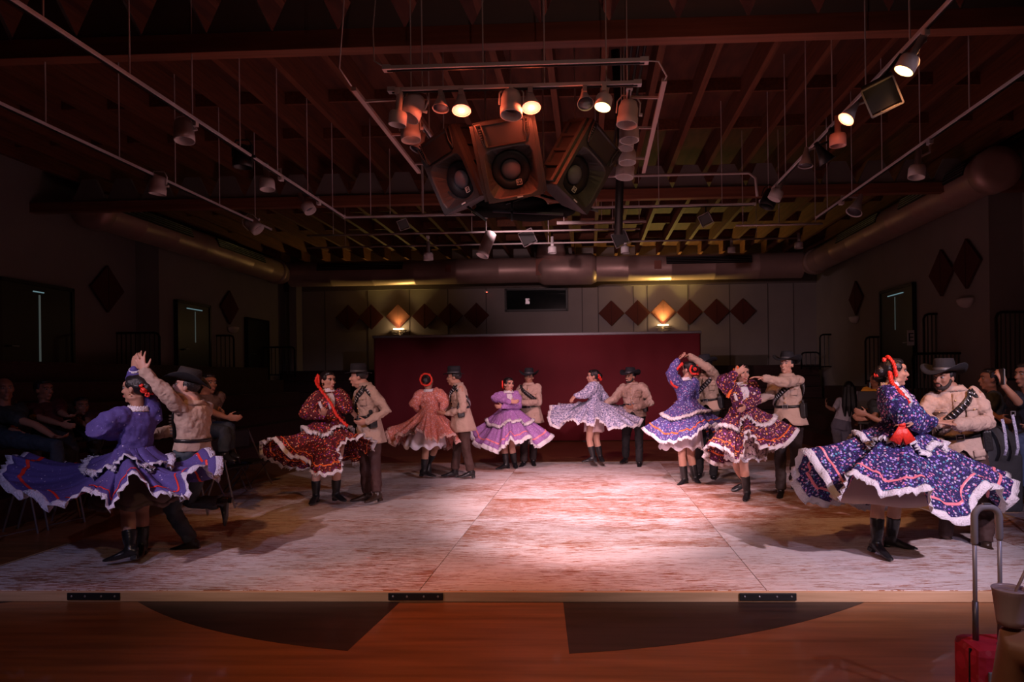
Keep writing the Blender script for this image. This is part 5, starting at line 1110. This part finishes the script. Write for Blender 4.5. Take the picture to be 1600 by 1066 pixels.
person('person in yellow T-shirt filming with a phone, behind the navy dress', R_, 9.6, (590,640), (585,395), (592,325), 140, -150, {'L': [(490,540,.0), (530,470,.15)], 'R': [(620,520,.2), (560,450,.25)]},
    {'L': [(600,820,.3), (600,1020,.3)], 'R': [(650,820,.3), (650,1020,.3)]}, woman=True, skin='d', top=gmat('tee_yellow', (.62,.30,.03)), sleeve=(.08,.08,0), bottom=gmat('skirt_dark', (.012,.01,.012)), haircut='short', vox=.01)
person('spectator with a forearm on the knee between the grey trousers and the navy dress', R_, 8.6, (640,760), (660,520), (655,430), -60, -60, {'R': [(580,650,-.1), (490,680,-.2), (-1,-.1,.1)], 'L': [(620,700,-.3), (500,640,-.25), (-1,0,.3)]},
    {'L': [(600,900,-.2), (610,1150,-.2)], 'R': [(560,880,-.1), (570,1120,-.1)]}, woman=False, skin='d', top=gmat('tee_black', (.012,.014,.014)), sleeve=tee, bottom=gmat('skirt_dark', (.012,.01,.012)), haircut='short', vox=.01)
person('spectator with dark hair leaning forward behind the heavyset man, olive bag beside', R2, 7.6, (360,640), (340,350), (320,255), -120, -100, {'L': [(300,500,-.1), (380,540,-.2)], 'R': [(420,480,.1), (400,540,.1)]},
    {'L': [(330,760,-.2), (340,960,-.2)], 'R': [(300,740,-.1), (310,940,-.1)]}, woman=True, skin='d', top=gmat('top_dark', (.03,.03,.028)), sleeve=(.08,.075,0), bottom=gmat('jeans_blue', (.03,.05,.11)), haircut='short', vox=.01)
person('man in dark T-shirt at the right edge holding up a phone', R2, 6.6, (640,700), (620,360), (592,225), -70, -75, {'R': [(540,430,-.2), (425,300,-.2), (-.2,0,1), (-.3,1,0), .7], 'L': [(700,520,0), (640,600,-.2)]},
    {'L': [(560,720,-.3), (560,1080,-.3)], 'R': [(500,760,-.1), (500,1080,-.1)]}, woman=False, skin='c', top=gmat('tee_navy', (.012,.014,.025)), sleeve=(.085,.08,0), bottom=gmat('jeans_blue', (.03,.05,.11)), haircut='short', vox=.009)
def phone(label, c, lit=True):
    m = MB(); m.box(c, (.012, .075, .15)); o = thing('smartphone', c, label, 'phone'); m.build('phone_body', BLACK, o, bevel=.005)
    m = MB(); m.box(c+Vector((.0075,0,0)), (.002, .068, .138)); m.build('screen', mat('screen', (.5,.4,.4), .3, emit=(.7,.6,.6), es=.4), o)
phone('smartphone held up at the right edge', at(1480+412/4.84, 540+235/4.84, 6.38)); phone('white cased smartphone held by the person in yellow', at(1270+515/5.92, 540+385/5.92, 9.75))
# hanging bag straps and the bag
c = at(1560, 690, 6.0); o = thing('shoulder_bag', (c.x, c.y, 0), 'black bag with two pale patterned straps hanging at the right edge', 'bag')
sm_ = floral('strap_print', (.25,.25,.35), [(.5,.5,.6),(.1,.1,.15)], 90, .4)
for (a, b) in (((1566,655),(1573,700)), ((1582,648),(1591,700))):
    m = MB(); q = [at(*a, 6.0), at((a[0]+b[0])/2+1, (a[1]+b[1])/2, 6.0), at(*b, 6.0), at(b[0]-3, b[1]+12, 6.0)]; m.tube(q, .014, 8, sy=.25, up=(1,0,0)); m.build('strap', sm_, o, True)
m = MB(); a = at(1583, 648, 6.0)
for s in (-1, 1): m.box(a+Vector((s*.018,0,.01)), (.005,.006,.04)); m.box(a+Vector((0,0,.01+s*.018)), (.04,.006,.005))
m.build('strap_ring', METAL, o)
m = MB(); m.ball(c+Vector((.1,.2,-.1)), (.2,.12,.22)); m.box(c+Vector((.1,.2,-.38)), (.34,.2,.5)); ubuild(m, 'bag_body', gmat('bag_black', (.012,.012,.016)), o, .015, 3)
# chairs for the seated rows
chm = mat('chair_metal', (.30,.30,.34), .3, .8); chs = mat('chair_seat', (.02,.02,.025), .6)
def chair(label, x, y, rz, sh=.45):
    o = thing('folding_chair', (x, y, 0), label, 'chair', 'chairs along the stage'); o.rotation_euler.z = rz
    def add(name, mb, mt, bev=0): q = mb.build(name, mt, o, org=(0,0,0), bevel=bev); return q
    m = MB(); m.box((0,0,sh-.02), (.42,.42,.035)); add('seat', m, chs, .012)
    m = MB(); m.box((0,.21,sh+.30), (.42,.03,.24)); add('backrest', m, chs, .012)
    for s in (-1, 1):
        m = MB(); m.tube([(s*.21,-.22,0), (s*.21,.0,sh-.04), (s*.21,.22,sh+.42)], .011, 6); add('front_leg', m, chm)
        m = MB(); m.tube([(s*.19,.24,0), (s*.19,-.12,sh-.05)], .011, 6); add('rear_leg', m, chm)
    m = MB(); m.tube([(-.21,-.2,.05), (.21,-.2,.05)], .008, 6); add('stretcher', m, chm)
def chair_px(label, px, py, Y, rz, dz=.0, dx=0): q = at(px, py, Y); chair(label, q.x+dx, Y, rz, max(.3, q.z-.09))
chair_px('dark folding chair under the man at the left edge', 0, 682, 6.8, 1.35); chair_px('dark folding chair under the woman in maroon', 79, 672, 7.35, 1.35)
chair_px('dark folding chair under the spectator with the stretched arm', 322, 671, 7.75, 1.35); chair_px('dark folding chair under the dim spectator behind the violet dress', 127, 672, 8.05, 1.35)
chair_px('dark folding chair under the person in yellow', 1370, 648, 9.6, 2.6); chair_px('dark folding chair under the spectator with a forearm on the knee', 1378, 668, 8.65, -1.5)
chair_px('dark folding chair under the leaning spectator', 1554, 672, 7.65, -1.5); chair_px('dark folding chair under the man with the phone', 1612, 685, 6.65, -1.5)
chair('empty dark folding chair left of the dark red dress', *tuple(at(392, 690, 9.6))[:2], 1.35); chair('empty dark folding chair behind the first hat', *tuple(at(350, 690, 9.0))[:2], 1.35)
# ------------------------------------------------------------------ things in front on the right
YH = 3.2; al = mat('handle_alu', (.60,.58,.70), .4, .3); gr = mat('handle_grip', (.50,.47,.56), .45)
a = at(1522, 800, YH); b = at(1561, 800, YH); o = thing('suitcase', (a.x, YH, 0), 'small red suitcase with its trolley handle pulled up, right front', 'suitcase')
r = .03; zt = at(1540, 793, YH).z; m = MB(); pts = [(a.x, YH, zt-.16)]+[(a.x+.045-.045*math.cos(t), YH, zt-.045+.045*math.sin(t)) for t in np.linspace(0, PI/2, 7)]+[(b.x-.045+.045*math.sin(t), YH, zt-.045+.045*math.cos(t)) for t in np.linspace(0, PI/2, 7)]+[(b.x, YH, zt-.14)]
m.tube(pts, .0155, 14, True); h = m.build('grip', gr, o, True); h['label'] = 'grey curved grip'
m = MB(); m.box(((a.x+b.x)/2, YH, zt+.017), (.035, .02, .006)); m.build('release_button', METAL, h, bevel=.002)
zc = at(1522, 1000, YH).z
for x in (a.x, b.x):
    m = MB(); m.tube([(x, YH, zc+.10), (x, YH, zt-.12)], .0095, 12); t_ = m.build('trolley_tube', al, o, True)
    m = MB(); m.tube([(x, YH, zc-.02), (x, YH, zt-.43)], .013, 12); m.build('tube_sleeve', mat('sleeve_dark', (.14,.12,.14), .4, .5), t_, True)
redb = floral('bag_red', (.45,.02,.05), [(.8,.25,.3),(.6,.03,.08),(.2,.02,.05)], 9, .35, base2=(.5,.05,.08))
x0 = a.x-.045; m = MB(); m.box((x0+.19, YH+.0, zc/2+.02), (.40, .22, zc-.04)); s_ = m.build('case_shell', redb, o, bevel=.04)
m = MB(); m.tube([(x0-.005, YH-.05, zc-.02), (x0-.008, YH-.05, .1)], .008, 6); m.build('zip', DARKM, s_)
m = MB(); m.box((x0+.06, YH-.116, zc-.16), (.05, .012, .12)); m.build('handle_strap', mat('strap_grey', (.2,.2,.24), .6), s_, bevel=.004)
for dx in (.04, .34):
    for dy in (-.08, .08): m = MB(); m.lathe([(.022, -.012), (.022, .012)], (x0+dx, YH+dy, .022), (1,0,0), 14); m.build('wheel', BLACK, o, True)
# cup with straw
YC = 2.35; c = at(1579, 976, YC); H_ = .115; o = thing('drink_cup', c, 'translucent pinkish cup with a straw standing on the knee, lower right', 'cup')
cm = mat('cup_plastic', (.62,.48,.55), .3, trans=.35, sss=0); m = MB(); m.lathe([(.040, 0), (.043, .02), (.054, H_), (.057, H_+.004), (.055, H_+.008), (.052, H_), (.041, .02), (.038, .004)], c, (0,0,1), 30); m.build('cup_body', cm, o, True)
m = MB(); m.lathe([(.0505, H_-.012), (.052, H_-.010), (.052, H_-.006), (.02, H_-.004)], c, (0,0,1), 26); m.build('lid', cm, o, True)
m = MB(); m.tube([c+Vector((0,0,.04)), c+Vector((.02,0,H_)), c+Vector((.055,-.01,H_+.09))], .005, 8); m.build('straw', mat('straw', (.35,.25,.25), .4), o, True)
# knee person: seated, mostly outside the frame
kx = at(1575, 1000, YC); root = thing('person', (kx.x+.45, 2.1, 0), 'seated person at the lower right edge, only a bare dark knee in view', 'person')
T = Torso(Vector((kx.x+.52, 2.0, .58)), Vector((kx.x+.60, 1.85, 1.08)), *FL(-170), WOMAN)
hd = Vector((kx.x+.60, 1.88, 1.22)); Fh, Lh = FL(170); H = Matrix((Lh, Fh, Vector((0,0,1)))).transposed(); m = MB(); T.loft(m, -.01, -.1, .98); m.tube([T.c(.95), hd-Vector((0,0,.06))], [.052,.05], 12); head_parts(m, H, hd)
kz = c.z-.068; K1 = Vector((kx.x+.012, YC-.0, kz)); an = Vector((kx.x+.05, YC+.12, .09)); m.tube([T.c(0)+Vector((-.06,0,0)), K1+(T.c(0)-K1)*.5, K1, K1+(an-K1)*.4, an], [.10, .085, .066, .062, .036], 16, True)
K3 = Vector((kx.x+.36, YC+.02, kz-.01)); an3 = Vector((kx.x+.36, YC+.12, .09)); m.tube([T.c(0)+Vector((.08,0,0)), K3, K3+(an3-K3)*.4, an3], [.10, .066, .062, .036], 16, True)
for q in (an, an3): m.ball(q+Vector((0,.05,-.06)), (.042,.11,.03))
sl, sr = T.c(.86)+T.L*.15, T.c(.86)-T.L*.15; lft = sl if sl.x < sr.x else sr; rgt = sr if sl.x < sr.x else sl
w1 = c+Vector((.115,-.03,.03)); e1 = Vector((kx.x+.40, 2.12, .82)); m.tube([lft, e1, w1], [.045,.036,.026], 12, True); hand(m, w1, Vector((-1,.35,.25)), Vector((0,.6,-.2)), Vector((0,0,1)), .5, .05, .9)
w2 = K3+Vector((.03,-.08,.09)); e2 = Vector((kx.x+.75, 2.0, .80)); m.tube([rgt, e2, w2], [.045,.036,.026], 12, True); hand(m, w2, Vector((-.2,1,-.1)), Vector((0,0,-1)), Vector((-1,0,0)), .3)
ubuild(m, 'body', skinm['d'], root, .010, 4); face_parts(root, H, hd, 1, False)
m = MB(); T.loft(m, .01, -.1, .96); ubuild(m, 'top', gmat('top_dark', (.03,.03,.028)), root, .012, 3)
m = MB(); T.loft(m, .014, -.16, .2, 6)
for k_, hh in ((K1, -.06), (K3, .08)): h_ = T.c(0)+Vector((hh,0,0)); m.tube([h_, h_+(k_-h_)*.55], [.112, .10], 14, True)
ubuild(m, 'shorts', gmat('shorts_black', (.012,.012,.014)), root, .012, 3)
m = MB(); m.ball(hd+Vector((0,-.03,.04)), (.08,.092,.088)); ubuild(m, 'hair', hairm, root, .01, 3)
chair('chair of the person at the lower right edge', kx.x+.52, 1.98, 3.14, .50)
